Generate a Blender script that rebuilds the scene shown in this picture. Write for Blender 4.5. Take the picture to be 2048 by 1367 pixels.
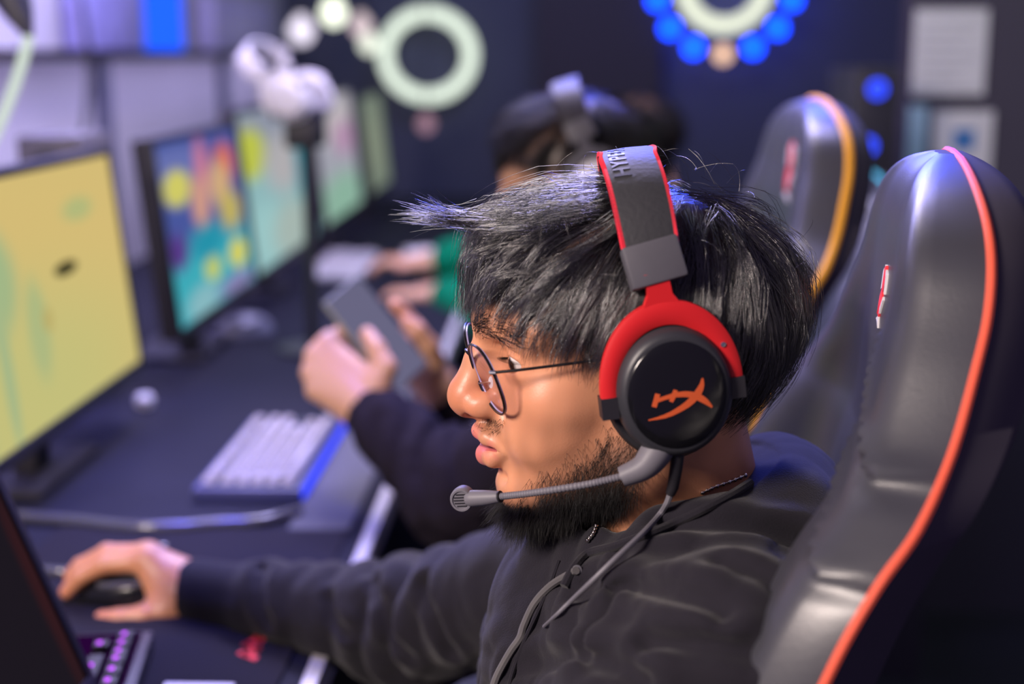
import bpy, bmesh, math, random
import numpy as np
from mathutils import Vector, Matrix

for _o in list(bpy.data.objects):
    bpy.data.objects.remove(_o)
SC = bpy.context.scene
COL = SC.collection
rng = np.random.default_rng(7)
random.seed(7)

# ------------------------------------------------------------------ camera
FPX = 50.0 / 36.0 * 2048
CAM_PITCH = math.radians(11.399)
CAM_YAW = math.radians(2.092)
CAM_C = np.array([0.0, 0.0, 1.325])
_fw = np.array([-math.sin(CAM_YAW) * math.cos(CAM_PITCH), math.cos(CAM_YAW) * math.cos(CAM_PITCH), -math.sin(CAM_PITCH)])
_rt = np.array([math.cos(CAM_YAW), math.sin(CAM_YAW), 0.0])
_up = np.cross(_rt, _fw)


def at(x, y, Y):
    """world point seen at photo pixel (x, y) on the plane Y (metres along the row of desks)"""
    d = _fw * FPX + _rt * (x - 1024) - _up * (y - 683.5)
    return CAM_C + d * ((Y - CAM_C[1]) / d[1])


def atz(x, y, z):
    d = _fw * FPX + _rt * (x - 1024) - _up * (y - 683.5)
    return CAM_C + d * ((z - CAM_C[2]) / d[2])


cam_d = bpy.data.cameras.new('camera')
cam_d.lens = 50.0
cam_d.sensor_width = 36.0
cam_d.clip_start = 0.05
cam = bpy.data.objects.new('camera', cam_d)
COL.objects.link(cam)
M = Matrix.Identity(4)
for i in range(3):
    M[i][0], M[i][1], M[i][2], M[i][3] = _rt[i], _up[i], -_fw[i], CAM_C[i]
cam.matrix_world = M
SC.camera = cam
cam_d.dof.use_dof = True
cam_d.dof.focus_distance = 0.925
cam_d.dof.aperture_fstop = 2.8

# ------------------------------------------------------------------ world, exposure, lights
SC.view_settings.view_transform = 'Standard'
SC.view_settings.look = 'None'
SC.view_settings.gamma = 1.0
SC.view_settings.use_curve_mapping = False
SC.view_settings.exposure = 0.0
wd = bpy.data.worlds.new('World')
SC.world = wd
wd.use_nodes = True
bg = wd.node_tree.nodes['Background']
bg.inputs['Color'].default_value = (0.36, 0.27, 0.58, 1)
bg.inputs['Strength'].default_value = 0.28


def area(name, loc, target, size, power, color, size_y=None):
    d = bpy.data.lights.new(name, 'AREA')
    d.energy = power
    d.color = color
    d.size = size
    if size_y:
        d.shape = 'RECTANGLE'
        d.size_y = size_y
    o = bpy.data.objects.new(name, d)
    COL.objects.link(o)
    o.location = loc
    v = Vector(target) - Vector(loc)
    o.rotation_euler = v.to_track_quat('-Z', 'Y').to_euler()
    return o


# white LED ceiling panel over the near end of the row: the key light on the face
area('key_panel', (-1.08, -0.18, 1.86), (0.02, 0.93, 1.08), 0.40, 45.0, (1.0, 0.84, 0.76))
# blue LED strip on the ceiling behind the players: rims on hair, headband and chair tops
_b = area('blue_strip', (0.22, 2.75, 2.0), (0.12, 0.95, 1.22), 0.8, 7.0, (0.06, 0.10, 1.0), 0.15)
_b.data.spread = math.radians(70)
# violet strip washing the left wall and desk
area('violet_strip', (-0.55, 3.0, 2.3), (-1.0, 2.6, 1.1), 2.6, 85.0, (0.50, 0.46, 1.0), 0.15)
area('shelf_fill', (-1.10, 4.4, 1.29), (-1.25, 4.4, 1.05), 3.0, 3.4, (0.62, 0.56, 1.0), 0.03)  # unseen strip added under the shelf to brighten the wall below
_d = area('desk_blue_fill', (-0.80, 1.95, 2.1), (-0.74, 2.0, 0.75), 1.6, 4.5, (0.12, 0.13, 1.0), 0.1)  # added blue fill out of view, tints the desk
_d.data.spread = math.radians(40)
area('sheet_fill', (1.3, 2.2, 2.4), (1.0, 3.3, 1.35), 0.3, 9.0, (0.80, 0.92, 1.0))  # unseen light added so the pinned sheets show up
area('back_wash', (0.2, 4.9, 2.6), (0.2, 6.4, 1.4), 1.2, 14.0, (0.45, 0.50, 1.0), 0.2)  # extra unseen wash, added to lift the dark back wall
area('headset_fill', (-0.45, 3.4, 2.45), (-0.6, 3.6, 0.9), 0.4, 9.0, (1.0, 0.93, 0.95))  # added fill with no visible source, brightens the white headset
area('far_fill', (-0.3, 2.3, 2.45), (-0.4, 2.2, 0.9), 0.5, 13.0, (1.0, 0.88, 0.84))  # unseen fill added to light the second player's hands


# ------------------------------------------------------------------ helpers
def tag(o, label, cat, group=None, kind=None):
    if label:
        o['label'] = label
    if cat:
        o['category'] = cat
    if group:
        o['group'] = group
    if kind:
        o['kind'] = kind
    return o


def empty(name, loc=(0, 0, 0), label=None, cat=None, group=None):
    o = bpy.data.objects.new(name, None)
    COL.objects.link(o)
    o.location = loc
    o.empty_display_size = 0.05
    tag(o, label, cat, group)
    return o


def mesh_np(name, v, faces, mat, parent=None, smooth=True, local=False):
    """faces: (n,3) / (n,4) int array or list of lists"""
    me = bpy.data.meshes.new(name)
    v = np.asarray(v, dtype=np.float32)
    if isinstance(faces, np.ndarray):
        nf, k = faces.shape
        me.vertices.add(len(v))
        me.vertices.foreach_set('co', v.ravel())
        me.loops.add(nf * k)
        me.loops.foreach_set('vertex_index', faces.astype(np.int32).ravel())
        me.polygons.add(nf)
        me.polygons.foreach_set('loop_start', np.arange(0, nf * k, k, dtype=np.int32))
        me.update(calc_edges=True)
        me.validate()
    else:
        me.from_pydata([tuple(map(float, q)) for q in v], [], faces)
        me.update()
    if smooth:
        me.polygons.foreach_set('use_smooth', np.ones(len(me.polygons), dtype=bool))
    if mat is not None:
        for m_ in (mat if isinstance(mat, (list, tuple)) else [mat]):
            me.materials.append(m_)
    o = bpy.data.objects.new(name, me)
    COL.objects.link(o)
    if parent is not None:
        o.parent = parent
        if not local:
            o.matrix_parent_inverse = parent_matrix(parent).inverted()
    return o


def parent_matrix(p):
    m = p.matrix_basis.copy()
    if p.parent is None:
        return m
    return parent_matrix(p.parent) @ p.matrix_parent_inverse @ m


class MB:
    """collects shapes into one mesh"""
    def __init__(self):
        self.v, self.f = [], []

    def add(self, v, f):
        b = len(self.v)
        self.v += [tuple(map(float, q)) for q in v]
        self.f += [[b + i for i in q] for q in f]
        return self

    def box(self, lo, hi, bev=0.0, mat=None):
        lo = np.array(lo, float)
        hi = np.array(hi, float)
        if bev <= 0:
            c = [(x, y, z) for z in (lo[2], hi[2]) for y in (lo[1], hi[1]) for x in (lo[0], hi[0])]
            f = [(0, 2, 3, 1), (4, 5, 7, 6), (0, 1, 5, 4), (2, 6, 7, 3), (0, 4, 6, 2), (1, 3, 7, 5)]
        else:
            bm = bmesh.new()
            bmesh.ops.create_cube(bm, size=1.0)
            s = hi - lo
            for w in bm.verts:
                w.co = Vector((w.co.x * s[0], w.co.y * s[1], w.co.z * s[2])) + Vector((lo + hi) / 2)
            bmesh.ops.bevel(bm, geom=bm.edges[:], offset=bev, segments=2, profile=0.6, affect='EDGES')
            bm.verts.index_update()
            c = [tuple(w.co) for w in bm.verts]
            f = [[w.index for w in q.verts] for q in bm.faces]
            bm.free()
        if mat is not None:
            c = [tuple(mat @ Vector(q)) for q in c]
        return self.add(c, f)

    def tube(self, pts, r, n=8, closed=False, cap=True):
        v, f = tube_geo(pts, r, n, closed, cap)
        return self.add(v, f)

    def lathe(self, prof, axis_o, axis_d, n=24, sx=1.0, sy=1.0, ref=None):
        """prof: list of (radius, height) along axis"""
        d = Vector(axis_d).normalized()
        ref = Vector(ref) if ref is not None else (Vector((0, 0, 1)) if abs(d.z) < 0.9 else Vector((1, 0, 0)))
        a = (ref - d * ref.dot(d)).normalized()
        b = d.cross(a)
        o = Vector(axis_o)
        v, f = [], []
        for (r, h) in prof:
            for k in range(n):
                t = 2 * math.pi * k / n
                v.append(o + d * h + a * (r * sy * math.cos(t)) + b * (r * sx * math.sin(t)))
        for i in range(len(prof) - 1):
            for k in range(n):
                f.append((i * n + k, i * n + (k + 1) % n, (i + 1) * n + (k + 1) % n, (i + 1) * n + k))
        f.append(tuple(range(n))[::-1])
        f.append(tuple((len(prof) - 1) * n + k for k in range(n)))
        return self.add(v, f)

    def build(self, name, mat, parent=None, smooth=True, local=False):
        o = mesh_np(name, np.array(self.v), self.f, mat, parent, smooth, local)
        bm = bmesh.new()
        bm.from_mesh(o.data)
        bmesh.ops.recalc_face_normals(bm, faces=bm.faces[:])
        bm.to_mesh(o.data)
        bm.free()
        if smooth:
            try:
                o.data.set_sharp_from_angle(angle=math.radians(38))
            except Exception:
                pass
        return o


def tube_geo(pts, r, n=8, closed=False, cap=True):
    P = [Vector(p) for p in pts]
    m = len(P)
    R = list(r) if hasattr(r, '__len__') else [r] * m
    v, f = [], []
    prev = None
    for i in range(m):
        if closed:
            t = (P[(i + 1) % m] - P[i - 1]).normalized()
        else:
            t = (P[min(i + 1, m - 1)] - P[max(i - 1, 0)]).normalized()
        if prev is None:
            a = t.orthogonal().normalized()
        else:
            a = (prev - t * prev.dot(t)).normalized()
        prev = a
        b = t.cross(a)
        for k in range(n):
            w = 2 * math.pi * k / n
            v.append(P[i] + a * (R[i] * math.cos(w)) + b * (R[i] * math.sin(w)))
    for i in range(m if closed else m - 1):
        j = (i + 1) % m
        for k in range(n):
            f.append((i * n + k, i * n + (k + 1) % n, j * n + (k + 1) % n, j * n + k))
    if cap and not closed:
        f.append(tuple(range(n))[::-1])
        f.append(tuple((m - 1) * n + k for k in range(n)))
    return v, f


def spline(pts, n):
    """Catmull-Rom through points -> n samples"""
    P = np.array(pts, float)
    P = np.vstack([2 * P[0] - P[1], P, 2 * P[-1] - P[-2]])
    out = []
    m = len(P) - 3
    for s in np.linspace(0, m - 1e-6, n):
        i = int(s)
        t = s - i
        a, b, c, d = P[i:i + 4]
        out.append(0.5 * (2 * b + (c - a) * t + (2 * a - 5 * b + 4 * c - d) * t * t + (3 * b - a - 3 * c + d) * t ** 3))
    return np.array(out)


# ------------------------------------------------------------------ materials
def mat(name, color, rough=0.5, metal=0.0, spec=0.5, bump=None, emit=None, var=None, sss=0.0, sheen=0.0, coat=0.0):
    m = bpy.data.materials.new(name)
    m.use_nodes = True
    nt = m.node_tree
    b = nt.nodes['Principled BSDF']
    b.inputs['Base Color'].default_value = (*color, 1)
    b.inputs['Roughness'].default_value = rough
    b.inputs['Metallic'].default_value = metal
    b.inputs['Specular IOR Level'].default_value = spec
    if coat:
        b.inputs['Coat Weight'].default_value = coat
        b.inputs['Coat Roughness'].default_value = 0.08
    if sheen:
        b.inputs['Sheen Weight'].default_value = sheen
        b.inputs['Sheen Roughness'].default_value = 0.5
    if sss:
        b.inputs['Subsurface Weight'].default_value = sss
        b.inputs['Subsurface Radius'].default_value = (0.008, 0.003, 0.0015)
        b.inputs['Subsurface Scale'].default_value = 1.0
    if emit:
        b.inputs['Emission Color'].default_value = (*emit[0], 1)
        b.inputs['Emission Strength'].default_value = emit[1]
    tc = None
    if bump or var:
        tc = nt.nodes.new('ShaderNodeTexCoord')
    if var:      # (scale, amount) colour mottling
        n = nt.nodes.new('ShaderNodeTexNoise')
        n.inputs['Scale'].default_value = var[0]
        n.inputs['Detail'].default_value = 4
        nt.links.new(tc.outputs['Object'], n.inputs['Vector'])
        mx = nt.nodes.new('ShaderNodeMix')
        mx.data_type = 'RGBA'
        nt.links.new(n.outputs['Fac'], mx.inputs['Factor'])
        mx.inputs['A'].default_value = (*[c * (1 - var[1]) for c in color], 1)
        mx.inputs['B'].default_value = (*[min(1, c * (1 + var[1])) for c in color], 1)
        nt.links.new(mx.outputs['Result'], b.inputs['Base Color'])
    if bump:     # (scale, strength, distance)
        n = nt.nodes.new('ShaderNodeTexNoise')
        n.inputs['Scale'].default_value = bump[0]
        n.inputs['Detail'].default_value = 3
        nt.links.new(tc.outputs['Object'], n.inputs['Vector'])
        bp = nt.nodes.new('ShaderNodeBump')
        bp.inputs['Strength'].default_value = bump[1]
        bp.inputs['Distance'].default_value = bump[2]
        nt.links.new(n.outputs['Fac'], bp.inputs['Height'])
        nt.links.new(bp.outputs['Normal'], b.inputs['Normal'])
    return m


def emis(name, color, strength):
    m = bpy.data.materials.new(name)
    m.use_nodes = True
    nt = m.node_tree
    nt.nodes.clear()
    e = nt.nodes.new('ShaderNodeEmission')
    e.inputs['Color'].default_value = (*color, 1)
    e.inputs['Strength'].default_value = strength
    o = nt.nodes.new('ShaderNodeOutputMaterial')
    nt.links.new(e.outputs[0], o.inputs['Surface'])
    return m


def screen_mat(name, base, blobs, strength):
    """a lit picture: blobs = (u, v, radius_u, radius_v, colour, softness) over a base colour"""
    m = bpy.data.materials.new(name)
    m.use_nodes = True
    nt = m.node_tree
    nt.nodes.clear()
    L = nt.links
    uv = nt.nodes.new('ShaderNodeUVMap')
    uv.uv_map = 'UVMap'
    cur = None
    for (bu, bv, ru, rv, c, soft) in blobs:
        mp = nt.nodes.new('ShaderNodeMapping')
        mp.inputs['Location'].default_value = (-bu / ru, -bv / rv, 0)
        mp.inputs['Scale'].default_value = (1 / ru, 1 / rv, 1)
        L.new(uv.outputs[0], mp.inputs['Vector'])
        ln = nt.nodes.new('ShaderNodeVectorMath')
        ln.operation = 'LENGTH'
        L.new(mp.outputs[0], ln.inputs[0])
        mr = nt.nodes.new('ShaderNodeMapRange')
        mr.interpolation_type = 'SMOOTHSTEP'
        mr.inputs['From Min'].default_value = 1.0 - soft
        mr.inputs['From Max'].default_value = 1.0 + soft
        mr.inputs['To Min'].default_value = 1.0
        mr.inputs['To Max'].default_value = 0.0
        L.new(ln.outputs['Value'], mr.inputs['Value'])
        mx = nt.nodes.new('ShaderNodeMix')
        mx.data_type = 'RGBA'
        L.new(mr.outputs['Result'], mx.inputs['Factor'])
        if cur is None:
            mx.inputs['A'].default_value = (*base, 1)
        else:
            L.new(cur, mx.inputs['A'])
        mx.inputs['B'].default_value = (*c, 1)
        cur = mx.outputs['Result']
    e = nt.nodes.new('ShaderNodeEmission')
    e.inputs['Strength'].default_value = strength
    if cur is None:
        e.inputs['Color'].default_value = (*base, 1)
    else:
        L.new(cur, e.inputs['Color'])
    o = nt.nodes.new('ShaderNodeOutputMaterial')
    L.new(e.outputs[0], o.inputs['Surface'])
    return m


def vcol_mat(name, rough, spec=0.4, sss=0.0, bump=None):
    m = mat(name, (0.5, 0.5, 0.5), rough, spec=spec, sss=sss, bump=bump)
    nt = m.node_tree
    a = nt.nodes.new('ShaderNodeVertexColor')
    a.layer_name = 'Col'
    nt.links.new(a.outputs['Color'], nt.nodes['Principled BSDF'].inputs['Base Color'])
    return m


def set_vcol(o, cols):
    at_ = o.data.color_attributes.new('Col', 'FLOAT_COLOR', 'POINT')
    c = np.ones((len(cols), 4), dtype=np.float32)
    c[:, :3] = cols
    at_.data.foreach_set('color', c.ravel())


MT = dict(
    hoodie=mat('hoodie', (0.0155, 0.0140, 0.0200), 0.88, spec=0.12, sheen=0.12, bump=(900, 0.5, 0.0008)),
    hoodie2=mat('hoodie2', (0.018, 0.014, 0.021), 0.9, spec=0.1, bump=(500, 0.4, 0.0008)),
    green=mat('green', (0.0, 0.16, 0.075), 0.9, spec=0.1, var=(20, 0.3)),
    hair=mat('hair', (0.007, 0.006, 0.008), 0.27, spec=1.0),
    hairb=mat('hairb', (0.006, 0.005, 0.006), 0.45, spec=0.35),
    beard=mat('beard', (0.007, 0.006, 0.006), 0.42, spec=0.45),
    leather=mat('leather', (0.042, 0.043, 0.054), 0.37, spec=0.75, bump=(700, 0.25, 0.0006)),
    shell=mat('shell', (0.075, 0.068, 0.088), 0.62, spec=0.3, bump=(900, 0.3, 0.0005)),
    pipe_o=mat('pipe_o', (0.86, 0.13, 0.07), 0.55, spec=0.3, bump=(900, 0.3, 0.0004)),
    pipe_y=mat('pipe_y', (0.86, 0.40, 0.03), 0.55, spec=0.3),
    pipe_t=mat('pipe_t', (0.05, 0.50, 0.55), 0.55, spec=0.3),
    red=mat('red', (0.62, 0.016, 0.020), 0.42, spec=0.4),
    stitch=mat('stitch', (0.80, 0.03, 0.06), 0.6),
    black=mat('black', (0.018, 0.017, 0.022), 0.45),
    plate=mat('plate', (0.006, 0.006, 0.008), 0.16, spec=0.5),
    cup=mat('cup', (0.030, 0.031, 0.038), 0.42, spec=0.5),
    cushion=mat('cushion', (0.014, 0.014, 0.018), 0.6, bump=(300, 0.3, 0.001)),
    band=mat('band', (0.036, 0.037, 0.042), 0.60, spec=0.35, bump=(260, 0.35, 0.0012)),
    greyp=mat('greyp', (0.085, 0.083, 0.10), 0.5, spec=0.4, var=(60, 0.1)),
    mic=mat('mic', (0.15, 0.145, 0.17), 0.5, spec=0.4),
    orange=mat('orange', (0.62, 0.10, 0.025), 0.5),
    dark=mat('dark', (0.026, 0.024, 0.032), 0.55, spec=0.3),
    desk=mat('desk', (0.012, 0.012, 0.022), 0.70, spec=0.12, bump=(240, 0.2, 0.0005), var=(12, 0.25)),
    trim=mat('trim', (0.52, 0.50, 0.52), 0.45, metal=0.2),
    pad=mat('pad', (0.020, 0.018, 0.024), 0.9, spec=0.08, bump=(1200, 0.3, 0.0004)),
    padred=mat('padred', (0.80, 0.03, 0.04), 0.7),
    white=mat('white', (0.70, 0.68, 0.70), 0.5),
    keyw=mat('keyw', (0.50, 0.46, 0.48), 0.55),
    steel=mat('steel', (0.55, 0.55, 0.57), 0.3, metal=1.0),
    metalb=mat('metalb', (0.02, 0.018, 0.02), 0.25, metal=0.6),
    eye=vcol_mat('eye', 0.08, spec=0.6),
    skin=vcol_mat('skin', 0.40, spec=0.46, sss=0.12, bump=(700, 0.16, 0.0006)),
    wall_b=mat('wall_b', (0.075, 0.08, 0.13), 0.8, spec=0.2, var=(3, 0.2)),
    wall_l=mat('wall_l', (0.50, 0.47, 0.52), 0.7, spec=0.2, var=(2, 0.12)),
    floor=mat('floor', (0.020, 0.020, 0.028), 0.5, var=(6, 0.2)),
    wall_r=mat('wall_r', (0.060, 0.053, 0.072), 0.9, spec=0.1),
    paper=mat('paper', (0.55, 0.54, 0.54), 0.8, var=(12, 0.15)),
    phone=mat('phone', (0.28, 0.30, 0.28), 0.55, var=(9, 0.2)),
    silver=mat('silver', (0.75, 0.72, 0.68), 0.22, metal=1.0),
    drawstring=mat('drawstring', (0.10, 0.095, 0.10), 0.9),
)

MT['hair'].node_tree.nodes['Principled BSDF'].inputs['IOR'].default_value = 1.95


# ------------------------------------------------------------------ implicit surfaces
def sell(p, c, r):
    q = p - np.asarray(c, np.float32)
    r = np.asarray(r, np.float32)
    a = np.sqrt(((q / r) ** 2).sum(1)) + 1e-9
    b = np.sqrt(((q / (r * r)) ** 2).sum(1)) + 1e-9
    return a * (a - 1) / b


def scone(p, a, b, ra, rb):
    a = np.asarray(a, np.float32)
    b = np.asarray(b, np.float32)
    d = b - a
    t = np.clip(((p - a) @ d) / float(d @ d + 1e-12), 0, 1)
    q = p - a - t[:, None] * d
    return np.sqrt((q * q).sum(1)) - (ra + (rb - ra) * t)


def smin(a, b, k):
    h = np.maximum(k - np.abs(a - b), 0) / k
    return np.minimum(a, b) - h * h * k * 0.25


def smax(a, b, k):
    return -smin(-a, -b, k)


def chain(p, pts, rad, k=None):
    d = None
    for i in range(len(pts) - 1):
        e = scone(p, pts[i], pts[i + 1], rad[i], rad[i + 1])
        d = e if d is None else (np.minimum(d, e) if k is None else smin(d, e, k))
    return d


def axis(*segs):
    """non-uniform grid axis from (start, end, step) pieces"""
    out = []
    for (a, b, h) in segs:
        n = max(1, int(round((b - a) / h)))
        out.append(np.linspace(a, b, n, endpoint=False))
    out.append(np.array([segs[-1][1]]))
    return np.concatenate(out).astype(np.float32)


def sdf_mesh(fn, ax, ay, az, B=4, proj=2):
    """naive surface nets on a rectilinear grid; returns vertices, quads"""
    A = []
    for a in (ax, ay, az):
        n = (-(len(a) - 1)) % B
        h = a[-1] - a[-2]
        A.append(np.concatenate([a, a[-1] + h * np.arange(1, n + 1)]).astype(np.float32))
    nx, ny, nz = [len(a) for a in A]
    # coarse pass on block centres
    cs, hs = [], []
    for a in A:
        e = a[::B]
        cs.append((e[:-1] + e[1:]) / 2)
        hs.append(e[1:] - e[:-1])
    G = np.stack(np.meshgrid(*cs, indexing='ij'), -1).reshape(-1, 3).astype(np.float32)
    Hh = np.stack(np.meshgrid(*hs, indexing='ij'), -1).reshape(-1, 3)
    Fc = fn(G)
    near = np.abs(Fc) < 0.75 * np.sqrt((Hh ** 2).sum(1)) + 0.004
    shp = tuple(len(c) for c in cs)
    near = near.reshape(shp)
    F = np.where(Fc < 0, -1.0, 1.0).astype(np.float32).reshape(shp)
    for k in range(3):
        F = np.repeat(F, B, axis=k)
        F = np.concatenate([F, np.take(F, [-1], axis=k)], axis=k)
    msk = np.zeros((nx, ny, nz), bool)
    bi, bj, bk = np.nonzero(near)
    for i in range(B + 1):
        for j in range(B + 1):
            for k in range(B + 1):
                msk[bi * B + i, bj * B + j, bk * B + k] = True
    I, J, K = np.nonzero(msk)
    P = np.stack([A[0][I], A[1][J], A[2][K]], 1)
    F[I, J, K] = fn(P)
    S = F < 0
    cnt = np.zeros((nx - 1, ny - 1, nz - 1), np.uint8)
    for i in (0, 1):
        for j in (0, 1):
            for k in (0, 1):
                cnt += S[i:nx - 1 + i, j:ny - 1 + j, k:nz - 1 + k]
    act = (cnt > 0) & (cnt < 8)
    I, J, K = np.nonzero(act)
    idx = -np.ones(act.shape, np.int32)
    idx[I, J, K] = np.arange(len(I))
    acc = np.zeros((len(I), 3), np.float64)
    num = np.zeros(len(I))
    cor = {(i, j, k): F[I + i, J + j, K + k] for i in (0, 1) for j in (0, 1) for k in (0, 1)}
    for axn in range(3):
        for u in (0, 1):
            for w in (0, 1):
                c0 = [u, w]
                c0.insert(axn, 0)
                c1 = [u, w]
                c1.insert(axn, 1)
                f0, f1 = cor[tuple(c0)], cor[tuple(c1)]
                m = (f0 < 0) != (f1 < 0)
                t = f0[m] / (f0[m] - f1[m])
                q = np.stack([A[0][I[m] + c0[0]], A[1][J[m] + c0[1]], A[2][K[m] + c0[2]]], 1).astype(np.float64)
                a = A[axn]
                ii = (I, J, K)[axn][m]
                q[:, axn] = a[ii] + t * (a[ii + 1] - a[ii])
                acc[m] += q
                num[m] += 1
    V = acc / num[:, None]
    quads = []
    for axn in range(3):
        sl0 = [slice(None)] * 3
        sl1 = [slice(None)] * 3
        sl0[axn] = slice(0, -1)
        sl1[axn] = slice(1, None)
        a0, a1 = S[tuple(sl0)], S[tuple(sl1)]
        E = np.nonzero(a0 != a1)
        E = np.stack(E, 1)
        b, c = [(1, 2), (2, 0), (0, 1)][axn]
        ok = (E[:, b] > 0) & (E[:, c] > 0) & (E[:, b] < (nx, ny, nz)[b] - 1) & (E[:, c] < (nx, ny, nz)[c] - 1)
        E = E[ok]
        flip = a0[E[:, 0], E[:, 1], E[:, 2]]

        def cell(db, dc):
            e = E.copy()
            e[:, b] += db
            e[:, c] += dc
            return idx[e[:, 0], e[:, 1], e[:, 2]]
        q = np.stack([cell(-1, -1), cell(0, -1), cell(0, 0), cell(-1, 0)], 1)
        q[~flip] = q[~flip][:, ::-1]
        quads.append(q)
    Q = np.concatenate(quads)
    Q = Q[(Q >= 0).all(1)]
    for _ in range(proj):
        v = V.astype(np.float32)
        e = 0.0004
        f0 = fn(v)
        g = np.stack([fn(v + np.eye(3, dtype=np.float32)[k] * e) - f0 for k in range(3)], 1) / e
        g2 = np.maximum((g * g).sum(1), 0.2)
        V = V - np.clip(f0 / g2, -0.002, 0.002)[:, None] * g
    return V.astype(np.float32), Q


def folds(p, seed, scale, n=7):
    """crease-like noise in -1..1"""
    r = np.random.default_rng(seed)
    d = np.zeros(len(p), np.float32)
    warp = np.zeros_like(p)
    for _ in range(3):
        k = r.normal(size=3) * scale * 0.6
        warp += np.sin(p @ k.astype(np.float32) + r.uniform(0, 6))[:, None] * r.normal(size=3).astype(np.float32) * 0.5 / scale
    q = p + warp
    for i in range(n):
        k = r.normal(size=3)
        k = k / np.linalg.norm(k) * scale * r.uniform(0.5, 1.6)
        d += 1 - 2 * np.abs(np.sin(q @ k.astype(np.float32) + r.uniform(0, 6)))
    return d / n


# ------------------------------------------------------------------ people
class Head:
    """local millimetre frame: x forward, y to the left ear, z up; origin between the ears"""
    def __init__(self, O, yaw, pitch, roll=0.0):
        a, b, r = math.radians(yaw), math.radians(pitch), math.radians(roll)
        f = np.array([-math.cos(a), -math.sin(a), 0])
        l = np.array([math.sin(a), -math.cos(a), 0])
        u = np.array([0, 0, 1.0])
        f, u = f * math.cos(b) - u * math.sin(b), u * math.cos(b) + f * math.sin(b)
        l, u = l * math.cos(r) + u * math.sin(r), u * math.cos(r) - l * math.sin(r)
        self.O = np.array(O, float)
        self.R = np.stack([f, l, u])        # rows

    def w(self, q):
        return self.O + (np.asarray(q, float) / 1000.0) @ self.R

    def loc(self, p):
        return ((p - self.O.astype(np.float32)) @ self.R.T.astype(np.float32)) * 1000.0


def head_sdf(q):
    """q in head millimetres, symmetric in y"""
    s = q.copy()
    s[:, 1] = np.abs(s[:, 1])
    d = sell(s, (9, 0, 47), (99, 75, 77))                       # cranium
    d = smin(d, sell(s, (62, 0, 52), (47, 58, 44)), 14)         # forehead
    face = sell(s, (50, 0, -4), (57, 57, 66))
    face = smin(face, sell(s, (66, 43, 4), (27, 20, 22)), 16)   # cheekbone
    face = smin(face, sell(s, (76, 30, -22), (26, 22, 24)), 14)  # cheek
    face = smin(face, sell(s, (80, 0, -28), (33, 33, 30)), 10)  # mouth mound
    jaw = scone(s, (14, 52, -8), (20, 46, -44), 20, 21)
    jaw = smin(jaw, scone(s, (20, 46, -44), (88, 15, -62), 21, 19), 12)
    face = smin(face, jaw, 16)
    face = smin(face, sell(s, (93, 0, -63), (18.5, 24, 18)), 10)   # chin
    d = smin(d, face, 14)
    d = smin(d, chain(s, [(100, 6, 51), (92, 30, 53), (74, 52, 48)], [9.5, 10, 9]), 12)   # brow ridge
    # eye socket
    d = smax(d, -sell(s, (110, 31, 32), (17, 17, 11)), 12)
    # nose
    nose = chain(s, [(100, 0, 44), (111, 0, 27), (121.5, 0, 8)], [8.5, 9.5, 11.5], 6)
    nose = smin(nose, sell(s, (124.0, 0, 2.5), (12.2, 12.5, 12.0)), 6)
    nose = smin(nose, sell(s, (113, 12.5, -1.5), (12.5, 7.5, 9)), 5)
    nose = smin(nose, scone(s, (124, 0, -4.5), (114, 0, -9), 6, 6), 5)
    d = smin(d, nose, 7)
    d = smax(d, -sell(s, (119, 6.8, -9.5), (7.5, 3.6, 5.0)), 3)
    d = smax(d, -scone(s, (103, 22, 2), (99, 25, -14), 1.0, 0.5), 9)   # nasolabial fold
    # lips
    up = chain(s, [(117.2, 0, -21.3), (113.5, 11, -24), (104, 23, -30)], [6.2, 5.2, 2.6], 3)
    lo = chain(s, [(114.5, 0, -38.2), (111.2, 11, -37.5), (103.5, 22, -32)], [8.2, 7.0, 2.8], 3)
    d = smin(d, up, 4)
    d = smin(d, lo, 4)
    d = smax(d, -chain(s, [(124, 0, -29.3), (115, 11, -30), (105, 22, -31), (100, 26, -32)], [1.9, 1.8, 1.4, 0.8]), 2.5)
    d = smax(d, -scone(s, (117, 0, -52), (106, 16, -52), 2.0, 1.0), 8)   # under the lower lip
    # eyelids: ball of skin round the eyeball with a slit
    lid = sell(s, (82.0, 33.5, 29.5), (14.0, 14.5, 13.6))
    lid = smin(lid, sell(s, (86, 33, 21.5), (11, 15, 6)), 6)
    d = smin(d, lid, 4.5)
    d = smax(d, -sell(s, (98, 36.0, 28.6), (15, 14.0, 5.2)), 1.4)
    d = smax(d, -chain(s, [(100, 22, 38), (99, 33, 40.0), (89, 46, 36)], [0.6, 0.7, 0.5]), 3.5)   # lid crease
    # ears
    d = smin(d, sell(s, (0, 76, 14), (16, 7, 30)), 6)
    # neck
    n = scone(s, (-4, 0, -18), (-14, 0, -160), 54, 60)
    n = smin(n, scone(s, (36, 0, -80), (28, 0, -150), 26, 30), 18)
    d = smin(d, n, 22)
    return d


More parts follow.
